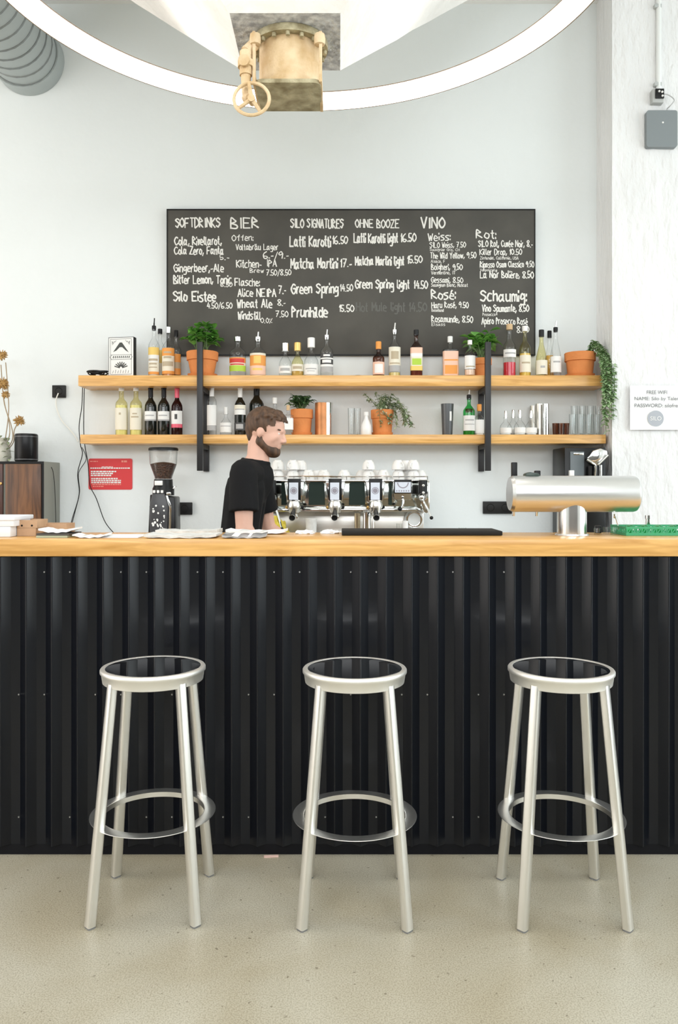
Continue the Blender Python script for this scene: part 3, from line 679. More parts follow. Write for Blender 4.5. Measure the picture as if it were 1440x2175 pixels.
bottle('pale bottle with orange cap and white label beside the green gin bottle', 1018, 860, 9.5, 'l', 'round', liq=liquid('cream', (.78, .74, .66)), lev=.5, lab=[(.08, .6, [(1, WHT)])], cap=(ORG, 1.6), capz=.3)

# ---------------------------------------------------------------- plants
def leaf(b, base, d, L, Wd, droop, up=Vector((0, 0, 1)), n=4):
    d = d.normalized(); side = d.cross(up)
    if side.length < .05: side = Vector((1, 0, 0))
    side.normalize(); rows_ = []
    prof = (0.12, .85, 1.0, .62, .02)
    for i in range(n+1):
        t = i/n; c = base+d*L*t-Vector((0, 0, 1))*droop*L*t*t; w = Wd*prof[i]
        lift = up*w*.35
        rows_.append([b.bm.verts.new(c-side*w+lift), b.bm.verts.new(c), b.bm.verts.new(c+side*w+lift)])
    for A, Cc in zip(rows_, rows_[1:]):
        for k in range(2): b.bm.faces.new((A[k], A[k+1], Cc[k+1], Cc[k])).material_index = b.mi
LEAFB = mat('bright_green_leaf', (.22, .50, .10), .4, col2=(.10, .30, .05), vscale=14)
LEAFD = mat('dark_green_leaf', (.13, .26, .10), .45, col2=(.03, .09, .035), vscale=20)
LEAFG = mat('grey_green_leaf', (.44, .58, .34), .6, col2=(.20, .36, .14), vscale=26)
LEAFV = mat('variegated_leaf', (.60, .62, .46), .6, col2=(.16, .27, .12), vscale=30)
STEM = mat('plant_stem', (.10, .16, .05), .6)
def pot(label, x, y0, hw, shelf, D=5.17, name='potted_plant', basew=.72, saucer=True, group='terracotta potted plants', cat='potted plant'):
    zb = BASES[shelf]; h = PZ(y0, D)-zb; r = hw*D/F; t = thing(name, label, cat, (PX(x, D), D, zb), 0, group)
    s0 = .007 if saucer else 0
    b = B(); b.lathe([(0, s0), (r*basew, s0), (r*.90, h*.62), (r*.90, h*.64), (r, h*.66), (r*1.02, h*.98), (r*.99, h), (r*.90, h), (r*.88, h*.9), (r*.6, h*.88)], 36); b.build('pot', TERRA, t, angle=40)
    if saucer:
        b = B(); b.lathe([(0, 0), (r*.86, 0), (r*.96, .018), (r*.92, .018), (r*.84, .0065), (0, .0065)], 36); b.build('saucer', TERRA, t, angle=40)
    b = B(); b.lathe([(r*.89, h*.93), (r*.5, h*.945), (0, h*.95)], 20); b.build('soil', SOIL, t)
    return t, r, h
def bushy(t, r, h, hgt, spread, nst, lpn, L, Wd, m, seed, off=(0, 0), back=.10, bias=0, front=-9):
    q = random.Random(seed); b = B(); s = B()
    for i in range(nst):
        a = 2*PI*i/nst+q.uniform(-.3, .3); rad = spread*q.uniform(.35, 1); hh = hgt*q.uniform(.55, 1)*(1-.35*(rad/spread)**2)
        dy = rad*math.sin(a)*.62
        dy = max(min(dy, back), front)
        p0 = Vector((q.uniform(-.4, .4)*r, q.uniform(-.4, .4)*r, h*.94)); p1 = Vector((off[0]+rad*math.cos(a)+bias*hh, dy, h+hh))
        mid = p0.lerp(p1, .55)+Vector((0, 0, hh*.18)); path = smooth_path([p0, mid, p1], 5); s.tube(path, .0022, 5)
        for j in range(lpn):
            pt = path[int((len(path)-1)*(.35+.65*(j+1)/lpn))]; aa = q.uniform(0, 2*PI)
            d = Vector((math.cos(aa), math.sin(aa)*.8, q.uniform(-.1, .7))); l = L*q.uniform(.7, 1.15)
            if pt.y+d.y*l > back: d.y = -abs(d.y)
            if pt.y+d.y*l < front: d.y = abs(d.y)*.4
            leaf(b, pt, d, l, Wd*q.uniform(.8, 1.1), q.uniform(.1, .5))
    s.build('stems', STEM, t); o = b.build('foliage', m, t, angle=60, fix=False); return o
t, r, h = pot('leafy green plant in a terracotta pot beside the rum bottles', 430, 748, 33, 'u', D=5.163)
bushy(t, r, h, .19, .11, 17, 7, .066, .026, LEAFB, 11, back=.05)
t, r, h = pot('leafy green plant in a small terracotta pot behind the shelf bracket near the red liqueur', 1024, 762, 20, 'u', basew=.85, saucer=False)
bushy(t, r, h, .22, .105, 17, 6, .075, .034, LEAFB, 23, back=.06, front=-.02)
t, r, h = pot('small dark green herb in a terracotta pot beside the copper canister', 641, 870, 23.5, 'l', basew=.8)
bushy(t, r, h, .10, .10, 26, 10, .036, .011, LEAFD, 31, back=.06, bias=-.15)
def trailing(t, r, h, strands, m, seed, L=.02, Wd=.008, step=.016):
    q = random.Random(seed); b = B(); s = B()
    for pts in strands:
        path = smooth_path([Vector(p) for p in pts], 10); s.tube(path, .0014, 5)
        acc = 0
        for a, c in zip(path, path[1:]):
            acc += (c-a).length
            while acc > step:
                acc -= step
                for e in (0, 1):
                    aa = q.uniform(0, 2*PI); d = Vector((math.cos(aa), math.sin(aa)*.7-.2, q.uniform(-.6, .5)))
                    leaf(b, c+Vector((q.uniform(-.004, .004), 0, q.uniform(-.004, .004))), d, L*q.uniform(.7, 1.2), Wd*q.uniform(.8, 1.2), .3)
    s.build('stems', STEM, t); b.build('foliage', m, t, angle=60, fix=False)
t, r, h = pot('terracotta pot with a pale variegated plant spilling over the lower shelf edge', 812, 871, 24, 'l', basew=.82)
q = random.Random(5); strands = []
for i in range(16):
    a = q.uniform(-2.4, .5); ex = q.uniform(-.05, .17); top = q.uniform(.02, .10)
    strands.append([(q.uniform(-.4, .4)*r, q.uniform(-.5, .2)*r, h*.94), (ex*.5, q.uniform(-.06, .03), h+top), (ex, q.uniform(-.09, .02), h+top*.5-.02), (ex+q.uniform(0, .05), q.uniform(-.085, -.04), h-q.uniform(.04, .12))])
for i in range(8):
    ex = q.uniform(-.12, .10); strands.append([(q.uniform(-.4, .4)*r, q.uniform(-.5, .3)*r, h*.94), (ex*.6, q.uniform(-.04, .03), h+.06), (ex, q.uniform(-.05, .03), h+q.uniform(.05, .12))])
trailing(t, r, h, strands, LEAFV, 8, L=.026, Wd=.008, step=.018)
t, r, h = pot('terracotta pot with a trailing plant hanging down beside the concrete column', 1232, 750, 32, 'u', basew=.80)
q = random.Random(9); strands = []
zl = lambda y: PZ(y, 5.08)-UZ
for i in range(13):
    xo = q.uniform(-.04, .035)
    strands.append([(r*.5, -.02, h*.94), (r*.8, -.045, h+.05+q.uniform(-.02, .02)), (r*1.15+xo*.6, -.10, h+q.uniform(-.03, .015)), (.128+xo, -.165, .05), (.130+xo, -.185, zl(q.uniform(800, 850))), (.128+xo*.8, -.185, zl(q.uniform(850, 925)))])
trailing(t, r, h, strands, LEAFG, 12, L=.028, Wd=.0115, step=.017)

# ---------------------------------------------------------------- other shelf things
t = thing('game_box', 'upright white box with an ornate black drawing on its front, at the shelf end', 'box', (PX(260, 5.14), 5.14, UZ+.0008), math.radians(-9))
w2, hgt, dp = .086, PZ(717, 5.14)-UZ-.001, .042
B().box((-w2, -dp/2, 0), (w2, dp/2, hgt)).build('box_body', mat('black_card', (.03, .03, .03), .6), t, bevel=.002)
b = B(); y = -dp/2-.0006
def pq(b, pts, yy): b.quad([(u*w2, yy, v*hgt) for u, v in pts])
b.mi = 0; pq(b, [(-.95, .015), (.97, .015), (.97, .985), (-.95, .985)], y)
b.mi = 1
def line(b, p, q_, wd, yy):
    a, c = Vector((p[0]*w2, 0, p[1]*hgt)), Vector((q_[0]*w2, 0, q_[1]*hgt)); d = (c-a).normalized(); n = Vector((-d.z, 0, d.x))*wd
    b.quad([a-n+Vector((0, yy, 0)), c-n+Vector((0, yy, 0)), c+n+Vector((0, yy, 0)), a+n+Vector((0, yy, 0))])
y2 = y-.0005
for p, q_ in (((-.82, .05), (.82, .05)), ((.82, .05), (.82, .95)), ((.82, .95), (-.82, .95)), ((-.82, .95), (-.82, .05)), ((-.8, .55), (.85, .55)), ((-.8, .43), (.85, .43)), ((-.88, .49), (-.7, .55)), ((-.88, .49), (-.7, .43)), ((.9, .49), (.75, .55)), ((.9, .49), (.75, .43))):
    line(b, p, q_, .0011, y2)
for k in range(9):
    u = -.62+k*.155; line(b, (u, .46), (u+.04, .52), .003, y2)
b.bm.faces.new([b.bm.verts.new((u*w2, y2, v*hgt)) for u, v in ((-.62, .62), (-.1, .86), (.08, .86), (.62, .60), (.35, .66), (.1, .74), (-.1, .74), (-.35, .66))]).material_index = 1
for k in range(8):
    a = PI*(.12+.76*k/7); line(b, (.1*math.cos(a), .20+.05*math.sin(a)), (.55*math.cos(a), .20+.17*math.sin(a)), .0035, y2)
for k in range(7):
    line(b, (-.65+k*.2, .08), (-.6+k*.2, .15+.02*(k % 2)), .0013, y2); line(b, (-.7+k*.05, .9-.015*(k % 3)), (-.66+k*.05, .80+.02*k), .0012, y2); line(b, (.7-k*.05, .9-.015*(k % 3)), (.66-k*.05, .80+.02*k), .0012, y2)
b.build('printed_front', [WHT, mat('print_black', (.06, .065, .06), .7)], t, angle=None, fix=False)
# cord tangle and the hanging cords
q = random.Random(2); b = B(); pts = []
for k in range(70):
    a = k*.55; pts.append((.055*math.cos(a)*(1+.25*math.sin(k*.37)), .035*math.sin(a)*(1+.2*math.cos(k*.7)), .006+.030*abs(math.sin(k*.21))))
b.tube(smooth_path(pts, 3), .0042, 6)
o = b.build('cord_tangle', BLACK, loc=(PX(207, 5.14), 5.14, UZ)); tag(o, 'small tangle of black cord lying on the upper shelf end beside the box', 'cord')
def cable(label, pts, r, m, cat='cord', name='hanging_cord', group=None, plug=None):
    o = B().tube(smooth_path(pts, 8), r, 7).build(name, m); tag(o, label, cat, group); return o
cy = YB-.012
cab = lambda pts, D: [P(x, y, D) for x, y in pts]
top_ = [V for V in ((PX(203, 5.14), 5.14, UZ+.012), (-1.63, 5.165, UZ+.007), (-1.654, 5.18, UZ+.003), (-1.662, 5.19, UZ-.03))]
cable('black cord dropping from the upper shelf end past the lower shelf corner', top_+[P(174, 860, 5.2), P(168, 905, 5.2), P(171, 945, 5.2), P(175, 965, 5.22), P(165, 1005, 5.24), P(168, 1050, 5.25), P(154, 1100, 5.25), P(144, 1140, 5.25)], .0028, BLACK)
top2 = [V for V in ((PX(205, 5.16), 5.17, UZ+.012), (-1.63, 5.2, UZ+.007), (-1.652, 5.21, UZ+.003), (-1.660, 5.22, UZ-.03))]
cable('black cord dropping from the upper shelf and passing over the edge of the red sign', top2+[P(178, 880, 5.225), P(178, 915, 5.225), P(180, 945, 5.23), P(187, 985, 5.25), P(191, 1030, 5.262), P(205, 1060, 5.262), P(224, 1110, 5.262), P(250, 1140, 5.262)], .0028, BLACK)
cable('thin black cord looping between the two hanging cords above the counter', [P(174, 950, 5.268), P(183, 975, 5.272), P(167, 1005, 5.272), P(169, 1045, 5.272), P(160, 1085, 5.272), P(148, 1130, 5.272)], .0022, BLACK)
# canister, glasses, tumbler, small bottles, tins
COPPER = mat('copper', (.62, .26, .10), .35, metal=.55, var=.3, vscale=12)
t = thing('canister', 'tall half copper and half steel canister standing beside the herb pot', 'canister', (PX(688, 5.17), 5.17, LZ+.0008))
rr, hh = 19*5.17/F, PZ(856, 5.17)-LZ-.001
b = B(); b.lathe([(rr, 0), (rr, hh)], 20, a0=-PI*1.05, a1=-PI*.40); b.build('copper_side', COPPER, t)
b = B(); b.lathe([(rr, 0), (rr, hh)], 26, a0=-PI*.40, a1=PI*.95); b.build('steel_side', CHROME, t)
b = B(); b.lathe([(0, hh-.004), (rr*.97, hh-.004), (rr*1.02, hh), (rr*.9, hh+.002), (rr*.88, hh-.002)], 32); b.lathe([(0, .001), (rr, 0)], 24); b.build('rim', CHROME, t)
GLS = glass('drinking_glass', (.98, .99, .99), (.66, .70, .70), .6)
def tumbler(label, x, ytop, hw, D=5.16, shelf='l', taper=.85, m=None, group=None, name='drinking_glass', cat='glass'):
    zb = BASES[shelf]; h = PZ(ytop, D)-zb; r = hw*D/F
    b = B(); b.lathe([(0, 0), (r*taper, 0), (r*taper, .004), (r, h), (r*.93, h), (r*taper*.9, .010), (0, .008)], 24)
    o = b.build(name, m or GLS, loc=(PX(x, D), D, zb), angle=40); return tag(o, label, cat, group)
g1 = 'clear glasses on the lower shelf'
tumbler('tall clear highball glass beside the white vase bottle', 746, 867, 7, group=g1)
tumbler('tall clear highball glass standing behind the first, nearer the white vase bottle', 759, 867, 7, D=5.2, group=g1)
bottle('small white teardrop shaped bottle beside the trailing plant pot', 778, 878, 11, 'l', 'sloped', body=mat('frosted_white_glass', (.82, .82, .80), .3), cap=WHT, capz=.1, name='vase_bottle', D=5.105)
SHK = mat('dark_grey_shaker', (.10, .105, .11), .35, metal=.4)
zb = BASES['l']; D = 5.16; r = 13.5*D/F; h = PZ(858, D)-zb
t = thing('shaker_tumbler', 'dark grey metal shaker tumbler standing alone near the green gin bottle', 'tumbler', (PX(950, D), D, zb))
b = B(); b.lathe([(0, 0), (r*.78, 0), (r*.80, .006), (r, h), (r*.95, h), (r*.76, .012), (0, .01)], 28); b.build('tumbler_body', SHK, t)
b = B(); b.lathe([(r*.93, h*.45), (r*.955, h*.62), (r*.95, h*.75)], 6, a0=-PI*.42, a1=-PI*.30); b.bm.verts.ensure_lookup_table()
for v in b.bm.verts: v.co.xy *= 1.02
b.build('sticker', WHT, t)
for x, yt, dd, lb in ((1074, 874, 5.14, 'small clear dash bottle nearest the shelf bracket'), (1090, 872, 5.225, 'small clear dash bottle tucked behind the first two of its row'), (1104, 872, 5.14, 'small clear dash bottle in the middle of the little row'), (1128, 873, 5.14, 'small clear dash bottle beside the metal tins')):
    bottle(lb, x, yt, 12, 'l', 'squat', liq=liquid('clear2', (.74, .78, .78)), lev=.36, lab=[(.10, .36, [(1, WHT)])], cap=(CHROME, .9), capz=.3, D=dd, name='dash_bottle', group='small dash bottles')
TIN = steel('pewter_tin', (.62, .60, .55), .3)
for x, yt, dd, hw_, lb in ((1134, 862, 5.255, 9, 'tall pewter cup standing behind the small dash bottles'), (1146, 858, 5.19, 9, 'tall pewter cup in the middle of the three by the tea glasses'), (1159, 858, 5.135, 7, 'narrow bright steel cup beside the brown tea glasses')):
    tumbler(lb, x, yt, hw_, D=dd, m=TIN if x < 1150 else CHROME, taper=.9, group='metal cups on the lower shelf', name='metal_cup', cat='cup')
BRG = glass('brown_tinted_glass', (.62, .46, .38), (.5, .45, .4))
for x, dd, lb in ((1180, 5.17, 'small brown glass beside the narrow steel cup'), (1192, 5.13, 'small brown glass in front of its two neighbours'), (1202, 5.18, 'small brown glass nearest the tall clear glasses')):
    tumbler(lb, x, 899, 7, D=dd, m=BRG, group='small brown glasses')
k = 0
for row_, dd in enumerate((5.12, 5.21)):
    for x in (1216, 1233, 1250, 1267):
        tumbler('tall clear glass in the block of glasses beside the hanging plant', x+4*row_, 862+18*(1-row_), 7.2, D=dd, taper=.8, group='block of tall clear glasses')
o = B().lathe([(0, 0), (.028, 0), (.030, .006), (.018, .010), (0, .011)], 18).build('bottle_cap', mat('dull_bronze', (.22, .19, .13), .5), loc=(PX(760, 5.14), 5.14, UZ+.0006)); tag(o, 'small flat dark cap lying on the upper shelf before the brown liqueur', 'cap')
# ---------------------------------------------------------------- wall fittings
SOCK = mat('black_socket', (.02, .02, .02), .45)
def socket(label, x, y, w, h, n=1):
    D = YB-.001; s = F/D; t = thing('wall_socket', label, 'socket', (PX(x, D), D, PZ(y, D)), 0, 'black wall sockets')
    W_, H_ = w/s/2, h/s/2
    B().box((-W_, -.022, -H_), (W_, 0, H_)).build('socket_plate', SOCK, t, bevel=.003)
    for k in range(n):
        cx = -W_+(2*k+1)*W_/n; b = B()
        b.lathe([(.021, -.0225), (.023, -.0245), (.025, -.0225)], 24, c=(cx, 0, 0), axis='y'); b.box((cx-.026, -.0235, -.027), (cx+.026, -.0222, -.0255)); b.box((cx-.026, -.0235, .0255), (cx+.026, -.0222, .027))
        b.build('socket_insert', mat('black_socket_gloss', (.035, .035, .035), .25), t)
    return t
socket('small black wall socket with a white cord, between the dried flowers and the shelves', 127, 832, 28, 26)
socket('black wall socket tucked beside the coffee grinder', 393, 1080, 32, 26)
socket('double black wall socket behind the end of the steel beer tower', 1056, 1078, 62, 26, 2)
WC = mat('white_cable', (.86, .85, .80), .5)
cable('white cord hanging from the small wall socket and running toward the shelf end', [P(124, 835, YB-.03), P(119, 850, YB-.02), P(121, 870, YB-.012), P(131, 893, YB-.012), P(146, 910, YB-.012), P(158, 925, YB-.012), P(166, 938, YB-.012)], .0042, WC)
# red notice
RD = YB-.004; t = thing('red_notice', 'bright red rounded notice with blocks of white print on the wall', 'notice', (0, RD, 0))
def rrect(x0, x1, y0, y1, r, D):
    out = []
    for cx, cy_, a0 in ((x1-r, y1-r, 270), (x1-r, y0+r, 0), (x0+r, y0+r, 90), (x0+r, y1-r, 180)):
        for k in range(5):
            a = math.radians(a0+22.5*k); out.append((PX(cx+r*math.cos(a), D), PZ(cy_-r*math.sin(a), D)))
    return out
B().prism(rrect(188, 281, 974, 1040, 4, RD), 0, .0035).build('notice_panel', mat('red_enamel', (.68, .035, .04), .45), t)
b = B(); q = random.Random(4)
def words(x0, x1, y, h):
    x = x0
    while x < x1-2:
        w = min(q.uniform(2.5, 7), x1-x); b.quad([(PX(u, RD), -.0008, PZ(v, RD)) for u, v in ((x, y+h), (x+w, y+h), (x+w, y), (x, y))]); x += w+1.1
words(192, 276, 993, 2.6); words(216, 240, 991, 1.4)
for i in range(3): words(193, (247, 240, 238)[i], 1000+4.2*i, 3)
for i in range(3): words(194, (250, 257, 257)[i], 1015+4.2*i, 3)
b.build('white_print', WHT, t, angle=None, fix=False)
b = B(); words(191, 208, 979, 2); words(258, 272, 978, 4); words(196, 257, 1028, 2); words(197, 222, 1032, 2); b.build('pink_print', mat('pink_print', (.85, .30, .24), .6), t, angle=None, fix=False)

# things on the concrete column
CY = 4.985
t = thing('conduit', 'white painted pipe conduit running down the concrete column to the junction box', 'pipe', (PX(1399, CY), CY, 0))
zt, zb_ = ZC-.01, PZ(192, CY)
B().cyl((0, 0, zb_), (0, 0, zt), .0155, n=16).build('conduit_pipe', mat('white_conduit', (.80, .82, .81), .5), t)
for y in (14, 180): B().box((-.03, -.014, PZ(y+4, CY)), (.014, .012, PZ(y-4, CY))).build('pipe_clip', mat('grey_clip', (.45, .47, .46), .5), t, bevel=.003)
t = thing('junction_box', 'small open grey junction box at the end of the conduit on the column', 'junction box', (PX(1394, CY), CY, PZ(208, CY)))
B().box((-.035, -.03, -.043), (.035, .012, .043)).build('box_shell', mat('grey_box_shell', (.42, .43, .42), .5), t, bevel=.004)
b = B(); b.box((-.020, -.040, -.020), (.034, -.030, .040)); b.build('connector_block', BLACK, t, bevel=.003)
for dx, dz in ((.002, .022), (.020, .018), (.022, -.006)): B().sphere((dx, -.041, dz), .008, 1).build('terminal', WHITE, t)
t = thing('wall_box', 'flat square grey box fixed on the column below the junction box', 'box', (0, 4.96, 0))
B().prism(rrect(1373.5, 1439, 234, 312, 5, 4.96), 0, .036).build('box_cover', mat('slate_grey_plastic', (.20, .225, .235), .5), t, angle=30)
o = B().lathe([(0, -.003), (.004, -.003), (.006, 0)], 12, axis='y').build('status_light', WHITE, t, loc=(PX(1408, 4.96), 0, PZ(260, 4.96)))
cable('thin grey wire looping from the junction box to the flat grey box', [P(1402, 200, CY-.035), P(1418, 201, CY-.03), P(1432, 212, CY-.03), P(1424, 224, CY-.03), P(1417, 231, 4.975), P(1417, 236, 4.972)], .0035, mat('grey_wire', (.45, .45, .45), .5), name='wire', cat='wire')
# paper notice with the network name
FNT = {}
def ftext(s, x0, x1, yb, h, D, m, parent, name='printed_text', off=0.0):
    cu = bpy.data.curves.new('t', 'FONT'); cu.body = s; ob = bpy.data.objects.new('t', cu); COL.objects.link(ob)
    bpy.context.view_layer.update(); dg = bpy.context.evaluated_depsgraph_get(); me = bpy.data.meshes.new_from_object(ob.evaluated_get(dg))
    bpy.data.objects.remove(ob); me.name = name
    xs = [v.co.x for v in me.vertices]; a, c = min(xs), max(xs); k = (x1-x0)*D/F/(c-a); kz = h*D/F/.73
    for v in me.vertices: v.co = Vector((PX(x0, D)+(v.co.x-a)*k, off, PZ(yb, D)+v.co.y*kz))
    me.materials.clear(); me.materials.append(m); o = bpy.data.objects.new(name, me); COL.objects.link(o); o.parent = parent; return o
ND = 4.978; t = thing('paper_notice', 'white paper notice with the wifi name and password taped on the column', 'notice', (0, ND, 0))
b = B(); n = 12; g = [[b.bm.verts.new((PX(1338+114*i/n, ND), .004*math.sin(i*.9)*(j/n)-.002*(j/n)+.002, PZ(819+94*j/n, ND))) for i in range(n+1)] for j in range(n+1)]
for j in range(n):
    for i in range(n): b.bm.faces.new((g[j][i], g[j+1][i], g[j+1][i+1], g[j][i+1]))
b.build('paper_sheet', PAPER, t, fix=False)
PINK_ = mat('print_grey', (.16, .16, .17), .8)
ftext('FREE WIFI', 1373, 1416, 837, 8, ND, PINK_, t, off=-.005); ftext('NAME: Silo by Talent', 1347, 1446, 850, 7.5, ND, PINK_, t, off=-.005); ftext('PASSWORD: silofree', 1347, 1444, 865, 8, ND, PINK_, t, off=-.005)
c = P(1392, 889, ND); b = B(); b.lathe([(0, 0), (17*ND/F, 0)], 36, axis='y'); b.build('round_logo', mat('logo_grey', (.42, .44, .48), .8), t, angle=None, loc=(c.x, -.005, c.z))
ftext('SILO', 1380.5, 1404, 893, 9, ND, WHT, t, off=-.0062)

# ---------------------------------------------------------------- back counter behind the bar
BCX0, BCX1, BCZ = -2.7, 1.70, .95
t = thing('back_counter', 'long back counter along the wall, behind the bar, carrying the machines', 'counter', (0, 4.6, 0))
B().box((BCX0, .03, .08), (BCX1, YB-.002-4.6, BCZ-.035)).build('cabinet_body', mat('counter_cabinet', (.25, .25, .25), .6), t)
B().box((BCX0+.02, .06, 0), (BCX1-.02, .6, .079)).build('plinth', BLACK, t)
o = B().box((BCX0-.02, 4.58, BCZ-.034), (BCX1+.003, YB-.002, BCZ)).build('back_worktop', CHROME, bevel=.003); tag(o, 'stainless steel worktop of the back counter under the espresso machine', 'worktop')
BCZ += .0006

# walnut cabinet with speaker and dried flowers
KD = 5.0; ct = PZ(980, KD)
WAL = wood('walnut', (.055, .022, .010), (.19, .082, .033), .4, scale=(9, 9, 1.0))
xr = PX(92, KD); t = thing('walnut_cabinet', 'walnut fronted cabinet with grey sides carrying the black speaker and dried flowers', 'cabinet', (xr, KD, BCZ))
hh = ct-BCZ
B().box((-.56, .012, 0), (0, YB-.003-KD, hh)).build('cabinet_shell', mat('grey_green_laminate', (.30, .31, .27), .6), t, bevel=.003)
B().box((-.56, .0, hh-.014), (0, .0125, hh)).build('edge_strip', BLACK, t); B().box((-.012, .0, 0), (0, .0125, hh-.0145)).build('edge_strip', BLACK, t)
B().box((-.235, -.006, .004), (-.0125, .0115, hh-.016)).build('door', WAL, t, bevel=.002)
d2 = B().box((-.54, -.006, .004), (-.252, .0115, hh-.016)).build('door', wood('dark_walnut', (.03, .010, .008), (.10, .035, .022), .4, scale=(9, 9, 1.0)), t, bevel=.002)
B().lathe([(0, -.018), (.008, -.016), (.008, -.006), (0, -.006)], 12, axis='y').build('knob', mat('brass', (.6, .38, .14), .3, metal=.9), d2, loc=(-.26, 0, hh*.74))
cable('thin dark cord running down the grey cabinet side from the speaker', [P(83, 981, 5.06), P(97, 984, KD+.13), P(110.5, 995, 5.14), P(115.5, 1025, 5.17), P(118, 1080, 5.18), P(118.5, 1135, 5.18)], .002, BLACK)
spx = 24*KD/F; t = thing('speaker', 'black cylindrical speaker standing on the walnut cabinet', 'speaker', (PX(56, 5.08), 5.08, ct+.001)); sh = PZ(922, 5.08)-ct
b = B(); b.lathe([(0, 0), (spx*.93, 0), (spx, .008), (spx, sh-.012), (spx*.97, sh-.004), (spx*.9, sh), (0, sh)], 40); b.build('speaker_body', mat('black_speaker_cloth', (.012, .012, .014), .32), t)
b = B(); b.lathe([(spx+.0006, .010), (spx+.0006, .016)], 40); b.lathe([(spx+.0006, sh-.022), (spx+.0006, sh-.016)], 40); b.build('trim_band', mat('grey_band', (.08, .08, .085), .3), t)
# dried flowers
t = thing('dried_flowers', 'dried thistle stems and pale foliage standing in a vase on the walnut cabinet', 'flowers', (PX(2, 5.1), 5.1, ct+.001))
fo = Vector((PX(2, 5.1), 5.1, ct+.001)); L_ = lambda x, y, D=5.1: P(x, y, D)-fo
b = B(); b.lathe([(0, 0), (.05, 0), (.062, .03), (.055, .09), (.035, .13), (.042, .15), (.036, .15)], 24); b.build('vase', mat('cream_vase', (.62, .60, .52), .4), t)
DRY = mat('dried_head', (.58, .37, .14), .9, col2=(.34, .19, .06), vscale=60); DST = mat('dried_stem', (.36, .27, .17), .9)
for pts in ([(4, 965), (20, 925), (18, 890), (8, 850), (2, 775)], [(6, 965), (26, 935), (24, 905), (12, 868), (6, 835)], [(8, 965), (28, 940), (30, 915), (40, 895)], [(7, 960), (18, 880), (16, 820), (12, 770)], [(3, 965), (-10, 880), (-22, 790)]):
    B().tube(smooth_path([L_(x, y) for x, y in pts], 6), .0032, 6).build('stem', DST, t)
q = random.Random(6)
for x, y, r in ((3, 754, 12), (6, 815, 14), (12, 838, 9), (41, 894, 12), (-24, 790, 12)):
    b = B(); c = L_(x, y); r = r*5.1/F
    for k in range(70):
        d = Vector((q.gauss(0, 1), q.gauss(0, 1), q.gauss(0, 1))).normalized(); b.cyl(c+d*r*.25, c+d*r*q.uniform(.85, 1.1), r*.16, r*.05, n=5)
    b.sphere(c, r*.55, 1); b.build('flower_head', DRY, t, angle=60)
b = B()
for k in range(90):
    c = L_(q.uniform(-35, 20), q.uniform(930, 976), 5.1+q.uniform(-.06, .05)); leaf(b, c, Vector((q.uniform(-1, 1), q.uniform(-.6, .2), q.uniform(-.3, 1))), .035, .009, .3)
b.build('foliage', mat('pale_dry_foliage', (.46, .50, .34), .8, col2=(.26, .32, .18), vscale=30), t, fix=False)

# ---------------------------------------------------------------- coffee grinder
GD = 4.93; gx = PX(347, GD); s = GD/F
t = thing('coffee_grinder', 'black coffee grinder with a clear hopper of beans, below the wine bottles', 'coffee grinder', (gx, GD, BCZ))
gz = lambda y: PZ(y, GD)-BCZ
b = B(); zt, z1 = gz(1068), gz(1138)
b.box((-.092, -.07, 0), (.092, .12, .02)); b.prism([(-.088, .02), (.088, .02), (.086, z1), (.080, gz(1055)), (-.072, gz(1050)), (-.084, z1)], -.05, .11); b.build('grinder_body', mat('grinder_black', (.016, .016, .018), .3), t, bevel=.008)
b = B(); b.prism([(-.066, gz(1130)), (.040, gz(1130)), (.046, gz(1075)), (.022, gz(1048)), (-.052, gz(1048)), (-.070, gz(1075))], -.072, -.045); b.build('front_panel', mat('grinder_panel', (.05, .05, .055), .35), t, bevel=.005)
q = random.Random(12); b = B()
for k in range(26):
    x, z = q.uniform(-.048, .022), q.uniform(gz(1126), gz(1070)); r = q.uniform(.004, .011)
    b.bm.faces.new([b.bm.verts.new((x+r*q.uniform(.5, 1)*math.cos(a*PI/3), -.0735-k*1e-5, z+r*q.uniform(.6, 1.1)*math.sin(a*PI/3))) for a in range(6)])
b.build('sticker_print', WHT, t, angle=None, fix=False)
B().prism([(.046, gz(1128)), (.060, gz(1128)), (.064, gz(1075)), (.04, gz(1052)), (.028, gz(1052)), (.05, gz(1078))], -.066, -.05).build('steel_trim', CHROME, t, bevel=.002)
b = B(); b.lathe([(0, gz(1052)), (.066, gz(1052)), (.066, gz(1038)), (.058, gz(1032)), (.056, gz(1018)), (0, gz(1018))], 28); b.build('burr_collar', BLACK, t)
for k in range(3): B().box((-.050+k*.024, -.068, gz(1047)), (-.034+k*.024, -.055, gz(1041))).build('button', WHITE, t, bevel=.002)
B().box((-.038, -.074, gz(1031)), (.010, -.0565, gz(1021))).build('name_plate', WHITE, t, bevel=.003)
B().tube(smooth_path([(.05, -.03, gz(1040)), (.07, -.05, gz(1038)), (.088, -.06, gz(1033))], 4), .004, 6).build('lever', CHROME, t)
b = B(); b.box((.035, -.075, gz(1051)), (.06, -.05, gz(1045))); b.build('spout', CHROME, t, bevel=.003)
BEAN = mat('coffee_beans', (.10, .040, .020), .4, col2=(.03, .012, .008), vscale=90, bump=.8, bscale=90)
hp = [(.052, gz(1018)), (.055, gz(1012)), (.082, gz(985)), (.086, gz(955))]
b = B(); b.lathe([(0, gz(1017)), (.049, gz(1017)), (.052, gz(1012)), (.078, gz(988)), (.08, gz(986)), (.05, gz(983)), (0, gz(981))], 32); b.build('beans', BEAN, t)
b = B(); b.lathe(hp, 36); b.build('bean_hopper', CL, t)
b = B(); b.lathe([(0, gz(951)), (.086, gz(951)), (.090, gz(953)), (.090, gz(957)), (.084, gz(957)), (0, gz(956))], 36); b.build('hopper_lid', BLACK, t)

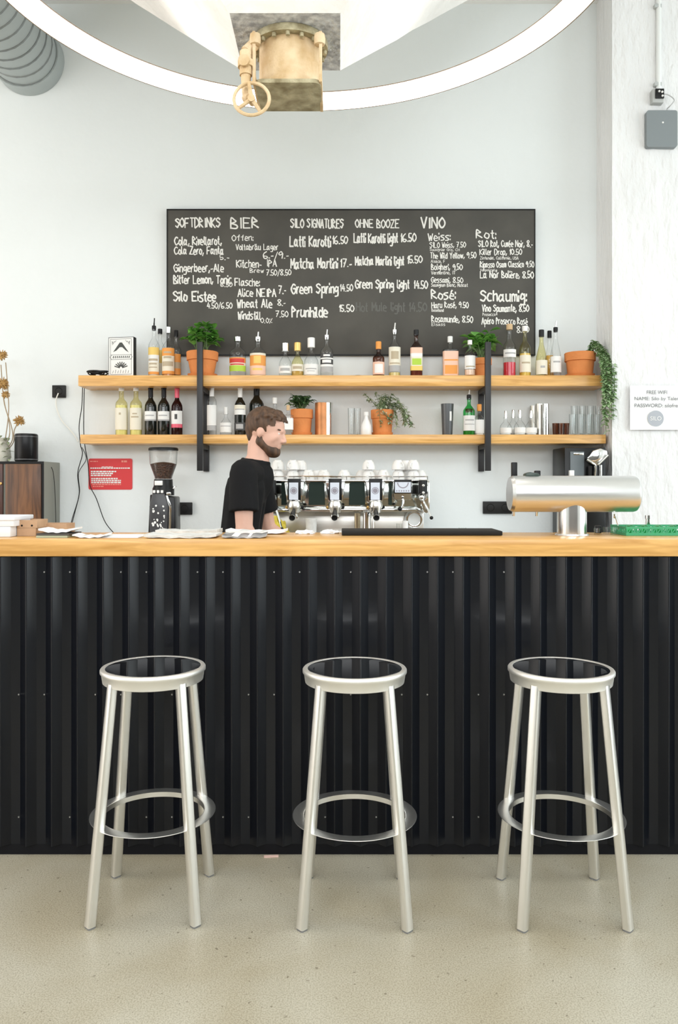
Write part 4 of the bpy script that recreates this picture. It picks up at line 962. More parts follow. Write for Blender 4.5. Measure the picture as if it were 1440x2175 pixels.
# ---------------------------------------------------------------- espresso machine
ED = 4.78; ex = PX(736, ED); eo = Vector((ex, ED, BCZ))
t = em = thing('espresso_machine', 'large polished three group espresso machine topped with white cups', 'espresso machine', eo)
X = lambda x, D=ED: PX(x, D)-ex
Z = lambda y, D=ED: PZ(y, D)-BCZ
PANEL = steel('machine_panel', (.60, .63, .60), .12); SATIN = steel('machine_satin', (.78, .75, .70), .3)
top = Z(1019); bot = Z(1085)
b = B(); b.box((X(566), .03, bot), (X(908), .40, top-.012)); b.build('machine_body', PANEL, t, bevel=.01)
b = B(); b.box((X(560), .0, top-.012), (X(912), .42, top)); b.build('cup_tray', CHROME, t, bevel=.004)
for xa in (X(563), X(909)):
    pass
b = B(); b.tube([(X(566), .0, top+.02), (X(908), .0, top+.02)], .004, 8); b.tube([(X(566), .41, top+.02), (X(908), .41, top+.02)], .004, 8)
for u in (566, 650, 736, 822, 908):
    for yy in (0, .41): b.cyl((X(u), yy, top-.004), (X(u), yy, top+.02), .0035, n=6)
b.build('cup_rail', CHROME, t)
for xa, xb, mt in ((560, 581, mat('machine_black', (.02, .02, .022), .15)), (893, 912, CHROME)):
    b = B(); b.prism([(X(xa), top-.013), (X(xb), top-.013), (X(xb), Z(1082)), (X(xb)-.01, Z(1090)), (X(xa)+.02, Z(1090)), (X(xa), Z(1070))], -.03, .41); b.build('side_panel', mt, t, bevel=.008)
b = B(); b.box((X(572), .16, Z(1160)), (X(906), .38, bot)); b.build('splash_panel', SATIN, t, bevel=.003)
b = B(); b.box((X(580), -.012, Z(1087)), (X(893), .03, Z(1080))); b.build('ledge_strip', CHROME, t, bevel=.003)
b = B(); b.box((X(566), -.16, .03), (X(908), .38, .075)); b.build('drip_tray', CHROME, t, bevel=.006)
for u in (590, 884):
    for yy in (-.1, .32): b = B(); b.cyl((X(u), yy, 0), (X(u), yy, .031), .025, n=14); b.build('foot', BLACK, t)
MIR = mat('dark_mirror_panel', (.05, .075, .066), .12, metal=.5)
for xa, xb in ((655, 690), (741, 776), (597, 607), (826, 833)):
    w = xb-xa; k = .14*w
    b = B(); b.prism([(X(xa)+0.0, Z(1073)), (X(xa+k*.2), Z(1028)), (X(xa+k), Z(1023)), (X(xb-k), Z(1023)), (X(xb-k*.2), Z(1028)), (X(xb), Z(1073))], .018, .031); b.build('mirror_panel', MIR, t)
DISP = mat('pale_display', (.62, .66, .74), .25, emit=(.75, .8, .9), estr=.12)
def ring_print(b, cx, cz, r, yy):
    b.lathe([(r*.82, yy), (r, yy)], 24, c=(cx, 0, cz), axis='y')
for gxp in (626, 712, 797):
    g = X(gxp); 
    b = B(); b.prism([(g-.060, top-.014), (g+.060, top-.014), (g+.045, Z(1066)), (g+.02, Z(1076)), (g-.02, Z(1076)), (g-.045, Z(1066))], -.04, .03); gh = b.build('group_head', CHROME, t, bevel=.006)
    b = B(); b.box((g-.039, -.062, Z(1062)), (g+.039, -.0395, Z(1017))); b.build('display_frame', BLACK, gh, bevel=.003)
    b = B(); b.box((g-.030, -.064, Z(1061)), (g+.024, -.0615, Z(1025))); b.build('display', DISP, gh)
    b = B(); ring_print(b, g-.003, Z(1042), .021, -.0648); b.lathe([(0, -.0648), (.014, -.0648)], 20, c=(g-.003, 0, Z(1042)), axis='y'); b.build('display_print', mat('display_grey', (.30, .28, .33), .5), gh)
    b = B(); b.lathe([(.040, Z(1078)), (.042, Z(1072)), (.034, Z(1064)), (0, Z(1063))], 24, c=(g, -.05, 0)); b.lathe([(0, Z(1088)), (.030, Z(1088)), (.034, Z(1080)), (.038, Z(1077)), (0, Z(1077))], 24, c=(g, -.055, 0)); b.build('brew_head', SATIN, gh)
    b = B(); b.cyl((g, -.07, Z(1082)), (g-.002, -.13, Z(1088)), .010, .013, n=12); b.cyl((g-.002, -.13, Z(1088)), (g-.003, -.215, Z(1097)), .014, .017, n=14); ph = b.build('portafilter_handle', BLACK, gh)
    b = B(); b.lathe([(.0175, -.002), (.019, .004), (.0175, .012)], 16, M=Matrix.Translation((g-.003, -.214, Z(1097))) @ Matrix.Rotation(PI/2, 4, 'X')); b.build('handle_ring', CHROME, ph)
    b = B(); b.tube(smooth_path([(g-.004, -.055, Z(1087)), (g-.016, -.06, Z(1094)), (g-.018, -.06, Z(1100))], 4), .007, 8); b.tube(smooth_path([(g+.004, -.055, Z(1087)), (g+.014, -.06, Z(1094)), (g+.016, -.06, Z(1100))], 4), .007, 8); b.build('spout', CHROME, gh)
    for dx in (-.045, .045): B().sphere((g+dx, -.03, Z(1077)), .011, 2).build('bolt_cap', mat('brass', (.6, .38, .14), .3, metal=.9) if dx < 0 else BLACK, gh)
g = X(854); b = B(); b.prism([(g-.058, top-.014), (g+.058, top-.014), (g+.050, Z(1062)), (g-.050, Z(1062))], -.04, .03); gh = b.build('water_module', CHROME, t, bevel=.006)
B().box((g-.052, -.062, Z(1048)), (g+.052, -.0395, Z(1019))).build('display_frame', BLACK, gh, bevel=.003)
B().box((g-.047, -.064, Z(1046)), (g+.047, -.0615, Z(1024))).build('display', DISP, gh)
b = B(); b.lathe([(.028, -.0648), (.034, -.0648)], 24, c=(g, 0, Z(1025)), axis='y', a0=PI, a1=2*PI); 
for k in range(6): b.box((g-.04+k*.014, -.0649, Z(1044)), (g-.033+k*.014, -.0641, Z(1041)))
b.build('display_print', mat('display_grey', (.30, .28, .33), .5), gh)
b = B(); b.tube(smooth_path([(g, -.04, Z(1056)), (g, -.07, Z(1060)), (g-.002, -.075, Z(1072)), (g-.012, -.075, Z(1080))], 5), .008, 8); b.build('water_spout', CHROME, gh)
B().sphere((g-.018, -.075, Z(1080)), .014, 2).build('spout_tip', BLACK, gh)
for kx, sx in ((579, 1), (896, 1)):
    b = B(); b.cyl((X(kx), -.06, Z(1048)), (X(kx), -.06, Z(1020)), .026, n=18); kb = b.build('steam_lever', BLACK, t, bevel=.004)
    for yy in (1031, 1046): B().sphere((X(kx), -.083, Z(yy)), .010, 2).build('lever_badge', CHROME, kb)
for pts in ([(583, 1058), (586, 1070), (594, 1095), (602, 1121)], [(893, 1056), (897, 1066), (905, 1082), (911, 1098)]):
    p3 = [(X(x), -.07-.02*i, Z(y)) for i, (x, y) in enumerate(pts)]
    b = B(); b.tube(smooth_path(p3, 5), .0065, 8); sw = b.build('steam_wand', CHROME, t)
    b = B(); b.sphere(p3[-1], .011, 2); b.build('wand_tip', BLACK, sw); b = B(); b.sphere(p3[0], .02, 2); b.build('ball_joint', CHROME, sw)
c = (X(884), .15, Z(1105)); b = B(); b.lathe([(0, -.02), (.030, -.02), (.036, -.024), (.052, -.024), (.058, -.018), (.058, .008), (0, .008)], 36, c=c, axis='y'); b.build('round_gauge', mat('gauge_white', (.80, .80, .78), .3), t)
b = B(); b.lathe([(.038, -.026), (.044, -.0275), (.050, -.026)], 36, c=c, axis='y'); b.build('gauge_ring', CHROME, t)
# cups on the machine
cup = thing('coffee_cup', 'white cup turned upside down among the cups on the espresso machine', 'cup', group='white cups on the espresso machine')
b = B(); b.lathe([(.0385, 0), (.040, .002), (.039, .022), (.032, .045), (.022, .055), (.022, .059), (.019, .059), (.018, .056), (0, .056)], 24); b.lathe([(.0385, 0), (.036, .003), (.035, .022), (.028, .044), (0, .050)], 24); b.build('cup_bowl', WHITE, cup)
b = B(); b.tube(smooth_path([(.038, 0, .012), (.056, 0, .014), (.060, 0, .028), (.050, 0, .040), (.034, 0, .042)], 5), .0042, 6); b.build('handle', WHITE, cup)
q = random.Random(21); first = True
cups = [(x, .078, 0) for x in (590, 622, 655, 688, 731, 783, 815, 846, 878)]+[(x, .168, 0) for x in (605, 639, 672, 768, 800, 862, 893)]+[(x, .30, 0) for x in (592, 655, 784, 846, 878)]+[(590, .078, 1), (622, .078, 1), (783, .078, 1), (862, .168, 1), (878, .078, 1), (846, .078, 1), (639, .168, 1)]
for x, dy, lv in cups:
    c = cup if first else copy_tree(cup); first = False
    c.location = (eo.x+X(x, ED+dy), ED+dy, BCZ+top+.0008+lv*.0600); c.rotation_euler = (0, 0, -PI/2+q.uniform(-.5, .5) if dy < .1 else PI/2+q.uniform(-.5, .5))
# things around the machine
q = random.Random(14); b = B(); b.sphere((0, 0, 0), 1, 4)
for v in b.bm.verts:
    n = noise.fractal(v.co*2.4, .8, 2.2, 5); r = 1+.35*n
    v.co = Vector((v.co.x*.075*r, v.co.y*.06*r, max(0, v.co.z)*.115*r*(1-.25*abs(v.co.x))+.0))
bz = BCZ+.0755
o = b.build('yellow_cloth', mat('yellow_cloth', (.82, .68, .10), .9, col2=(.62, .47, .05), vscale=40), angle=80, loc=(PX(588, 4.68), 4.69, bz)); tag(o, 'crumpled bright yellow cloth lying under the steam wand of the espresso machine', 'cloth')
def standing(name, label, cat, x, ytop, hw, D, zb, m, prof=None, group=None):
    h = PZ(ytop, D)-zb; r = hw*D/F
    pr = prof or [(0, 0), (.85, 0), (.9, .02), (1, 1), (.93, 1), (.84, .04), (0, .04)]
    b = B(); b.lathe([(a*r, c*h) for a, c in pr], 26); o = b.build(name, m, loc=(PX(x, D), D, zb), angle=40); return tag(o, label, cat, group)
standing('milk_jug', 'white paper cup standing on the drip tray beneath the first group heads', 'cup', 661, 1101, 12, 4.70, bz, mat('white_cup_paper', (.84, .83, .80), .7, var=.15, vscale=30)).name = 'paper_cup'
standing('steel_beaker', 'slim bronze coloured steel beaker beside the milk pitcher under the machine', 'cup', 759, 1090, 6.5, 4.70, bz, mat('bronze_steel', (.40, .33, .22), .25, metal=.8))
t = thing('milk_pitcher', 'polished steel milk pitcher standing under the third group head', 'pitcher', (PX(779, 4.70), 4.70, bz)); h = PZ(1088, 4.70)-bz; r = 8.5*4.7/F
b = B(); b.lathe([(0, 0), (r*1.05, 0), (r*1.08, h*.1), (r*.95, h*.7), (r*1.0, h), (r*.93, h), (r*.86, h*.7), (0, .01)], 24); b.build('pitcher_body', CHROME, t)
b = B(); b.tube(smooth_path([(r*.9, -.02, h*.85), (r*1.7, -.04, h*.8), (r*1.7, -.04, h*.3), (r*.95, -.02, h*.2)], 5), .004, 6); b.build('handle', CHROME, t)
standing('shot_glass', 'small shot glass on the drip tray beside the round gauge', 'glass', 848, 1112, 6, 4.70, bz, GLS)
standing('milk_jug', 'small white jug beside the round gauge of the espresso machine', 'jug', 861, 1106, 6, 4.71, bz, WHITE)
for k in range(4):
    o = B().lathe([(0, 0), (.05, 0), (.085, .012), (.09, .016), (.084, .015), (.05, .005), (0, .004)], 32).build('saucer', WHITE, loc=(PX(945, 4.85), 4.85, BCZ+.055+.016*k)); tag(o, 'white saucer in the stack beside the espresso machine', 'saucer', 'stacked white saucers')
o = B().lathe([(0, 0), (.055, 0), (.055, .054), (0, .054)], 24).build('cup_stand', CHROME, loc=(PX(945, 4.85), 4.85, BCZ)); tag(o, 'low round steel stand under the white saucers', 'stand')
standing('sugar_jar', 'small clear jar with steel lid standing beside the white saucers', 'jar', 982, 1121, 8, 4.85, BCZ, GLS)
t = thing('brush', 'wooden handled cleaning brush standing on the back counter near the bartender', 'brush', (PX(481, 4.8), 4.8, BCZ)); h = PZ(1063, 4.8)-BCZ
WB = wood('brush_wood', (.30, .12, .04), (.50, .22, .09), .6, scale=(9, 9, 2))
b = B(); b.lathe([(0, .10), (.018, .10), (.021, .13), (.010, .17), (.0065, .2), (.006, h-.02), (.008, h-.01), (0, h)], 14); b.build('brush_handle', WB, t)
b = B(); b.lathe([(0, 0), (.030, 0), (.024, .06), (.018, .105), (0, .105)], 16); b.build('bristles', mat('brush_bristle', (.20, .09, .04), .9, bump=1, bscale=120), t)

# ---------------------------------------------------------------- black box device on the shelf end side
t = thing('water_boiler', 'black box shaped machine with steel spouts below the shelf end by the column', 'machine', (PX(1243, 4.95), 4.95, BCZ))
bx = lambda x: PX(x, 4.95)-PX(1243, 4.95); bzz = lambda y: PZ(y, 4.95)-BCZ
B().box((bx(1199), 0, 0), (bx(1287), .28, bzz(950))).build('machine_case', mat('boiler_black', (.012, .013, .014), .3), t, bevel=.008)
B().box((bx(1210), -.012, .05), (bx(1240), .001, bzz(959))).build('front_plate', mat('boiler_plate', (.10, .12, .13), .35), t, bevel=.004)
B().box((bx(1217), -.016, bzz(966.5)), (bx(1238), -.011, bzz(962))).build('name_plate', CHROME, t, bevel=.001)
b = B(); b.prism([(bx(1242), bzz(974)), (bx(1255), bzz(958)), (bx(1270), bzz(953)), (bx(1284), bzz(958)), (bx(1285), bzz(968)), (bx(1265), bzz(990)), (bx(1255), bzz(985))], -.05, -.004); b.build('spout_guard', CHROME, t, bevel=.006)
b = B(); b.tube(smooth_path([(bx(1240), -.06, bzz(977)), (bx(1250), -.065, bzz(984)), (bx(1258), -.06, bzz(990)), (bx(1258), -.05, bzz(1012))], 5), .0065, 8); b.build('pipe', CHROME, t)
b = B(); b.tube([(bx(1264), -.062, bzz(987)), (bx(1284), -.062, bzz(967))], .0065, 8); b.build('lever', CHROME, t)
for x in (1250, 1262): B().cyl((bx(x), -.03, bzz(1012)), (bx(x), -.03, bzz(990)), .013, n=14).build('tap', BLACK, t)
B().cyl((bx(1272), -.03, bzz(1012)), (bx(1272), -.03, bzz(988)), .010, n=14).build('tap', CHROME, t)
B().box((bx(1207), -.03, bzz(1012)), (bx(1217), -.001, bzz(999))).build('knob', WHITE, t, bevel=.003)

# ---------------------------------------------------------------- beer tower on the bar
TD = 3.09; t = thing('beer_tower', 'brushed steel T shaped beer tower with a thick horizontal barrel on the bar', 'beer tower', (PX(1214.5, TD), TD, BT+.0006))
tx = lambda x: PX(x, TD)-PX(1214.5, TD); tz = lambda y: PZ(y, TD)-BT-.0006
R_ = (tz(1010.5)-tz(1087.5))/2; zc = (tz(1010.5)+tz(1087.5))/2; xa, xb = tx(1082), tx(1352)
BRUSH = steel('tower_steel', (.74, .73, .72), .30, stretch=(3, 50, 50), amt=.1)
b = B(); b.lathe([(0, xa), (R_*.90, xa), (R_, xa+.012), (R_, xb-.016), (R_*.96, xb-.006), (R_*.85, xb+.0005), (0, xb+.004)], 64, c=(0, 0, zc), axis='x'); b.build('barrel', BRUSH, t, angle=28)
rc = (tx(1245)-tx(1184))/2
b = B(); b.lathe([(0, .0), (rc*1.0, .0), (rc, zc-R_*.55), (0, zc-R_*.55)], 48); b.build('column_tube', steel('tower_column_steel', (.74, .73, .72), .2, stretch=(50, 50, 3), amt=.08), t)
b = B(); b.lathe([(rc, 0), (rc+.008, 0), (rc+.006, .005), (rc, .006)], 48); b.build('base_collar', BRUSH, t)
for x, kind in ((1106, 0), (1157, 1), (1262, 2)):
    u = tx(x); b = B(); b.cyl((u, .04, zc), (u, R_+.05, zc), .012, n=14); b.cyl((u, R_+.045, zc+.01), (u, R_+.055, zc-R_-.02), .009, .007, n=12); fc = b.build('faucet', CHROME, t)
    if kind < 2:
        hz = zc+R_+(.055 if kind == 0 else .022); b = B(); b.box((u-.011, R_+.035, zc+.02), (u+.011, R_+.058, hz)); b.build('tap_handle', BLACK, fc, bevel=.003)
t2 = B().prism([(tx(1115), 0), (tx(1147), 0), (tx(1143), .013), (tx(1125), .018), (tx(1116), .012)], -.03, .02).build('tap_lens', mat('dark_green_plastic', (.03, .05, .04), .3), t, bevel=.003, loc=(0, .02, zc+R_-.004))

# ---------------------------------------------------------------- things lying on the bar
ZT = BT+.0007
o = B().box((PX(726, 3.06), 3.055, ZT), (PX(1067, 3.06), 3.262, ZT+.017)).build('bar_mat', mat('black_rubber_mat', (.02, .019, .018), .6), bevel=.003); tag(o, 'long black rubber bar mat lying along the rear edge of the bar', 'bar mat')
def sheet(name, label, cat, x0, x1, d0, d1, z, th, m, rz=0, curl=0, group=None, bands=None):
    cx, cy_ = (PX(x0, d0)+PX(x1, d0))/2, (d0+d1)/2; w, d = (PX(x1, d0)-PX(x0, d0))/2, (d1-d0)/2
    b = B(); n = 14; up_ = []; lo_ = []
    for i in range(n+1):
        u = -w+2*w*i/n; zz = curl*(abs(i/n-.5)*2)**2.5+.0015*math.sin(i*1.7+x0)*(1 if curl else 0)+ (0.0015 if curl else 0)
        lo_.append([b.bm.verts.new((u, v, zz)) for v in (-d, 0, d)]); up_.append([b.bm.verts.new((u, v, zz+th)) for v in (-d, 0, d)])
    for i in range(n):
        for k in range(2):
            b.bm.faces.new((up_[i][k], up_[i+1][k], up_[i+1][k+1], up_[i][k+1])).material_index = 1 if bands and i in (3, 4, 8) else 0
            b.bm.faces.new((lo_[i][k], lo_[i][k+1], lo_[i+1][k+1], lo_[i+1][k]))
        for k in (0, 2): b.bm.faces.new((lo_[i][k], lo_[i+1][k], up_[i+1][k], up_[i][k]))
    for i in (0, n):
        for k in range(2): b.bm.faces.new((lo_[i][k], lo_[i][k+1], up_[i][k+1], up_[i][k]))
    o = b.build(name, [m]+([bands] if bands else []), loc=(cx, cy_, z), angle=50); o.rotation_euler = (0, 0, rz); return tag(o, label, cat, group)
KRAFT = mat('kraft_board', (.56, .36, .22), .9, var=.15, vscale=20); GPRINT = mat('grey_newsprint', (.55, .55, .53), .9, col2=(.75, .75, .73), vscale=30)
# white boxes and kraft trays at the bar end
for i, (x0, x1, y0, y1, m, lb) in enumerate(((-60, 22, 1143, 1121, mat('white_card', (.80, .82, .86), .7), 'white cardboard box at the bottom of the stack near the kraft trays'), (-60, 29, 1120.6, 1100, mat('white_card', (.80, .82, .86), .7), 'white cardboard box with a folded rim on top of the lower white box'))):
    D = 2.97; zb_ = ZT if i == 0 else zprev; h = (y0-y1)*D/F
    t = thing('cardboard_box', lb, 'box', (PX((x0+x1)/2, D), D+.09, zb_), 0, 'white cardboard boxes on the bar'); w = (PX(x1, D)-PX(x0, D))/2
    B().box((-w, -.09, 0), (w, .09, h)).build('box_body', m, t, bevel=.002)
    if i: B().box((-w-.004, -.095, h-.014), (w+.004, .095, h+.002)).build('lid', m, t, bevel=.003)
    zprev = zb_+h+.0006
D = 3.02; hk = .030
for i in range(2):
    x0, x1 = (35, 75) if i == 0 else (35, 78); w = (PX(x1, D)-PX(x0, D))/2
    t = thing('kraft_tray', ('kraft cardboard tray standing right on the bar under the other tray', 'kraft cardboard tray with small punched holes on top of the other tray')[i], 'tray', (PX((x0+x1)/2, D), D+.06, ZT+i*(hk+.0006)), 0, 'kraft cardboard trays')
    b = B(); e = .004; b.box((-w, -.055, 0), (w, .055, .003)); b.box((-w, -.055, .003), (w, -.051, hk)); b.box((-w, .051, .003), (w, .055, hk)); b.box((-w, -.051, .003), (-w+e, .051, hk)); b.box((w-e, -.051, .003), (w, .051, hk)); b.build('tray_body', KRAFT, t)
    if i:
        for dx in (-.02, .018): B().lathe([(0, -.0005), (.004, 0)], 10, axis='y').build('punch_hole', BLACK, t, loc=(dx, -.0552, .009))
D = 3.12; t = thing('kraft_tray', 'long kraft cardboard tray lying behind the leaflets near the hanging cords', 'tray', (PX(108, D), D+.05, ZT), 0, 'kraft cardboard trays'); w = 33*D/F
b = B(); b.box((-w, -.05, 0), (w, .05, .003)); b.box((-w, -.05, .003), (w, -.046, .042)); b.box((-w, .046, .003), (w, .05, .042)); b.box((-w, -.046, .003), (-w+.004, .046, .042)); b.box((w-.004, -.046, .003), (w, .046, .042)); b.build('tray_body', KRAFT, t)
zz = ZT
for k in range(3):
    sheet('leaflet', ('green edged leaflet lying flat at the bottom of the leaflet pile', 'dark leaflet lying in the middle of the leaflet pile', 'white leaflet with curled ends on top of the leaflet pile')[k], 'leaflet', 76+k*2, 142+k*6, 2.93+.01*k, 3.07, zz, .007, (mat('green_leaflet', (.42, .46, .33), .7), mat('dark_leaflet', (.07, .06, .055), .6), PAPER)[k], rz=(.02, -.03, .05)[k], curl=(0, .0, .010)[k], group='leaflets piled on the bar'); zz += .0078
sheet('folded_paper', 'folded printed paper beside the leaflet pile near the hanging cords', 'paper', 150, 222, 2.90, 3.02, ZT, .004, PAPER, rz=.12, curl=.009, bands=GPRINT)
sheet('folded_paper', 'large blank white paper lying flat between the leaflets and the newspaper', 'paper', 208, 296, 2.92, 3.10, ZT, .003, PAPER, rz=-.04)
sheet('newspaper', 'wide folded newspaper lying on the bar in front of the coffee grinder', 'newspaper', 304, 458, 2.89, 3.06, ZT, .008, GPRINT, rz=.01, curl=.004)
sheet('newspaper', 'smaller folded newspaper lying behind the wide newspaper on the bar', 'newspaper', 330, 462, 3.10, 3.23, ZT, .013, GPRINT, rz=-.02, curl=.004)
sheet('magazine', 'magazine with silvery glossy cover lying on the bar beside the newspapers', 'magazine', 468, 562, 2.89, 3.09, ZT, .006, mat('glossy_cover', (.60, .61, .62), .25, col2=(.22, .22, .22), vscale=9), rz=.06, curl=.004, bands=PAPER)
sheet('magazine', 'open pale magazine lying beyond the silvery one on the bar', 'magazine', 480, 606, 3.13, 3.25, ZT, .010, PAPER, rz=-.05, curl=.006, bands=GPRINT)
for x, dd, lb in ((648, 3.18, 'small crumpled white napkin on the bar nearest the paper cup'), (700, 3.2, 'small crumpled white napkin on the bar next to the black bar mat')):
    b = B(); b.sphere((0, 0, 0), 1, 3)
    for v in b.bm.verts:
        r = 1+.5*noise.noise(v.co*2.5+Vector((x, 0, 0))); v.co = Vector((v.co.x*.035*r, v.co.y*.025*r, max(0, v.co.z)*.014*r))
    o = b.build('napkin', PAPER, loc=(PX(x, dd), dd, ZT), angle=40); tag(o, lb, 'napkin', 'crumpled napkins')
# small things to the right of the tower
for x, dd, yt, lb in ((1268, 3.12, 1122, 'small clear shot glass next to the beer tower foot'), (1287, 3.17, 1119, 'small clear shot glass in the middle between tower and green crate'), (1303, 3.12, 1122, 'small clear shot glass nearest the green crate')):
    b = B(); h = PZ(yt, dd)-ZT; r = 7*dd/F; b.lathe([(0, 0), (r*.8, 0), (r, h), (r*.9, h), (r*.72, .008), (0, .008)], 20); o = b.build('shot_glass', GLS, loc=(PX(x, dd), dd, ZT)); tag(o, lb, 'glass', 'shot glasses by the beer tower')
o = B().box((-.012, -.01, 0), (.012, .01, .03)).build('cork_stopper', BLACK, bevel=.003, loc=(PX(1270, 3.22), 3.22, ZT)); tag(o, 'small black stopper standing behind the shot glasses', 'stopper')
t = thing('bar_spoon', 'thin steel bar spoon leaning up out of the shot glass near the green crate', 'spoon', (0, 0, 0)); B().tube([P(1319, 1136, 3.13), P(1306, 1097, 3.16)], .0022, 6).build('spoon_stem', CHROME, t)
b = B(); b.sphere(P(1305.5, 1096, 3.16), .006, 2, (1, .5, 1.6)); b.build('spoon_bowl', CHROME, t)
# green crate
GRC = mat('green_plastic', (.05, .36, .17), .5); D = 3.05
t = thing('green_crate', 'low green plastic lattice crate standing at the bar end by the column', 'crate', (PX(1330, D), D, ZT)); w = .27; h = PZ(1119, D)-ZT
b = B(); b.box((0, 0, 0), (w, .18, .005)); b.build('crate_floor', GRC, t)
for yy in (0, .176):
    b = B(); b.box((0, yy, .0052), (w, yy+.004, .010)); b.box((0, yy, h-.008), (w, yy+.004, h))
    for k in range(15):
        u = .002+k*(w-.008)/14; b.box((u, yy, .010), (u+.004, yy+.004, h-.008))
        if k < 14: b.prism([(u+.004, .010), (u+.008, .010), (u+.0185, h-.008), (u+.0145, h-.008)], yy+.0005, yy+.0035)
    b.build('lattice_side', GRC, t)
for xx in (0, w-.004):
    b = B(); b.box((xx, .0045, .0052), (xx+.004, .1755, .010)); b.box((xx, .0045, h-.008), (xx+.004, .1755, h))
    for k in range(8): b.box((xx, .01+k*.021, .010), (xx+.004, .016+k*.021, h-.008))
    b.build('lattice_side', GRC, t)
GLC = glass('green_bottle_bits', (.45, .85, .62), (.4, .7, .5))
for k in range(9):
    o = B().lathe([(0, .0), (.010, 0), (.012, .004), (.012, h*.75), (.008, h*.9), (0, h*.9)], 12).build('bottle_opener', GLC, loc=(PX(1330, D)+.022+k*.028, D+.045+.05*(k % 2), ZT+.0056)); o.name = 'small_green_vial'; tag(o, 'small green glass vial standing inside the green crate', 'vial', 'vials in the green crate')
o = B().lathe([(0, 0), (.011, 0), (.011, .055), (.013, .056), (.013, .07), (0, .071)], 16).build('salt_shaker', CHROME, loc=(PX(1377, 3.25), 3.25, ZT)); tag(o, 'small grey steel shaker standing behind the green crate', 'shaker')

# paper scrap on the floor
o = B().box((-.026, -.006, 0), (.026, .006, .004)).build('paper_scrap', mat('pink_paper', (.80, .55, .48), .9), loc=(PX(576, 2.872), 2.872, .0006)); o.rotation_euler = (0, 0, .1); tag(o, 'small pinkish paper scrap on the floor against the bar front', 'scrap')

# ---------------------------------------------------------------- bartender
PD = 3.98
def pp(x, y, dy=0): return P(x, y, PD)+Vector((0, dy, 0))
per_ = thing('person', 'person with short brown hair in a black T-shirt walking behind the bar', 'person', (0, 0, 0))
SKIN = mat('skin', (.72, .43, .33), .55, var=.08, vscale=12); HAIR = mat('brown_hair', (.045, .022, .011), .6, col2=(.11, .055, .027), vscale=60, stretch=(1, 1, .3)); TEE = mat('black_cotton', (.010, .010, .012), .85, bump=.3, bscale=12); TROU = mat('beige_cotton', (.50, .42, .36), .9, bump=.2, bscale=20)
def remesh(b, name, m, parent, vox, sm=4):
    o = b.build('tmp_body', m, None, angle=None)
    r = o.modifiers.new('r', 'REMESH'); r.mode = 'VOXEL'; r.voxel_size = vox; s_ = o.modifiers.new('s', 'SMOOTH'); s_.iterations = sm; s_.factor = .5
    bpy.context.view_layer.update(); me = bpy.data.meshes.new_from_object(o.evaluated_get(bpy.context.evaluated_depsgraph_get()))
    old = o.data; bpy.data.objects.remove(o); bpy.data.meshes.remove(old); me.name = name
    me.materials.clear(); me.materials.append(m); me.shade_smooth(); o = bpy.data.objects.new(name, me); COL.objects.link(o); o.parent = parent; return o
V3 = Vector
hd = V3((PX(568, PD), PD, PZ(919, PD)))        # head centre, facing +x, slightly bowed
HR = Matrix.Rotation(math.radians(14), 3, 'Y') @ Matrix.Rotation(math.radians(-14), 3, 'Z')
HS = .95
def H(x, y, z): return hd+HR @ (V3((x, y, z))*HS)   # head space: x forward, y away from camera, z up
b = B()
b.sphere(H(-.018, 0, .030), 1, 3, (.098, .076, .086), HR); b.sphere(H(.018, 0, -.02), 1, 3, (.070, .064, .085), HR)
b.capsule(H(.035, 0, -.075), .042, H(.062, 0, -.088), .024); b.capsule(H(-.01, .045, -.055), .026, H(.05, .018, -.09), .020); b.capsule(H(-.01, -.045, -.055), .026, H(.05, -.018, -.09), .020)
b.capsule(H(.080, .022, .022), .012, H(.080, -.022, .022), .012)
b.capsule(H(.086, 0, .012), .008, H(.106, 0, -.024), .0105); b.capsule(H(.098, .011, -.030), .008, H(.098, -.011, -.030), .008)
b.capsule(H(.082, .014, -.054), .008, H(.082, -.014, -.054), .008); b.capsule(H(.080, .012, -.064), .0085, H(.080, -.012, -.064), .0085)
b.capsule(H(.060, .038, -.015), .022, H(.050, .042, -.03), .02); b.capsule(H(.060, -.038, -.015), .022, H(.050, -.042, -.03), .02)
for sy in (-1, 1):
    b.sphere(H(-.012, sy*.078, -.008), 1, 2, (.017, .009, .029), HR)
nb = V3((PX(550, PD), PD, PZ(985, PD)))
b.capsule(H(-.035, 0, -.05), .055, nb+V3((-.005, 0, .02)), .058); b.capsule(nb+V3((-.005, 0, .02)), .058, nb+V3((-.03, 0, -.06)), .085)
ch = nb+V3((-.058, 0, -.14)); ab = nb+V3((-.090, 0, -.36)); pv = nb+V3((-.095, 0, -.52))
shn, shf = nb+V3((-.055, -.185, -.045)), nb+V3((-.025, .185, -.045))
b.capsule(nb+V3((-.03, -.1, -.06)), .06, shn, .056); b.capsule(nb+V3((-.02, .1, -.06)), .06, shf, .056)
for dy in (-.085, .085):
    b.capsule(ch+V3((0, dy, 0)), .092, ab+V3((0, dy*.8, 0)), .082); b.capsule(ab+V3((0, dy*.8, 0)), .082, pv+V3((0, dy, 0)), .10)
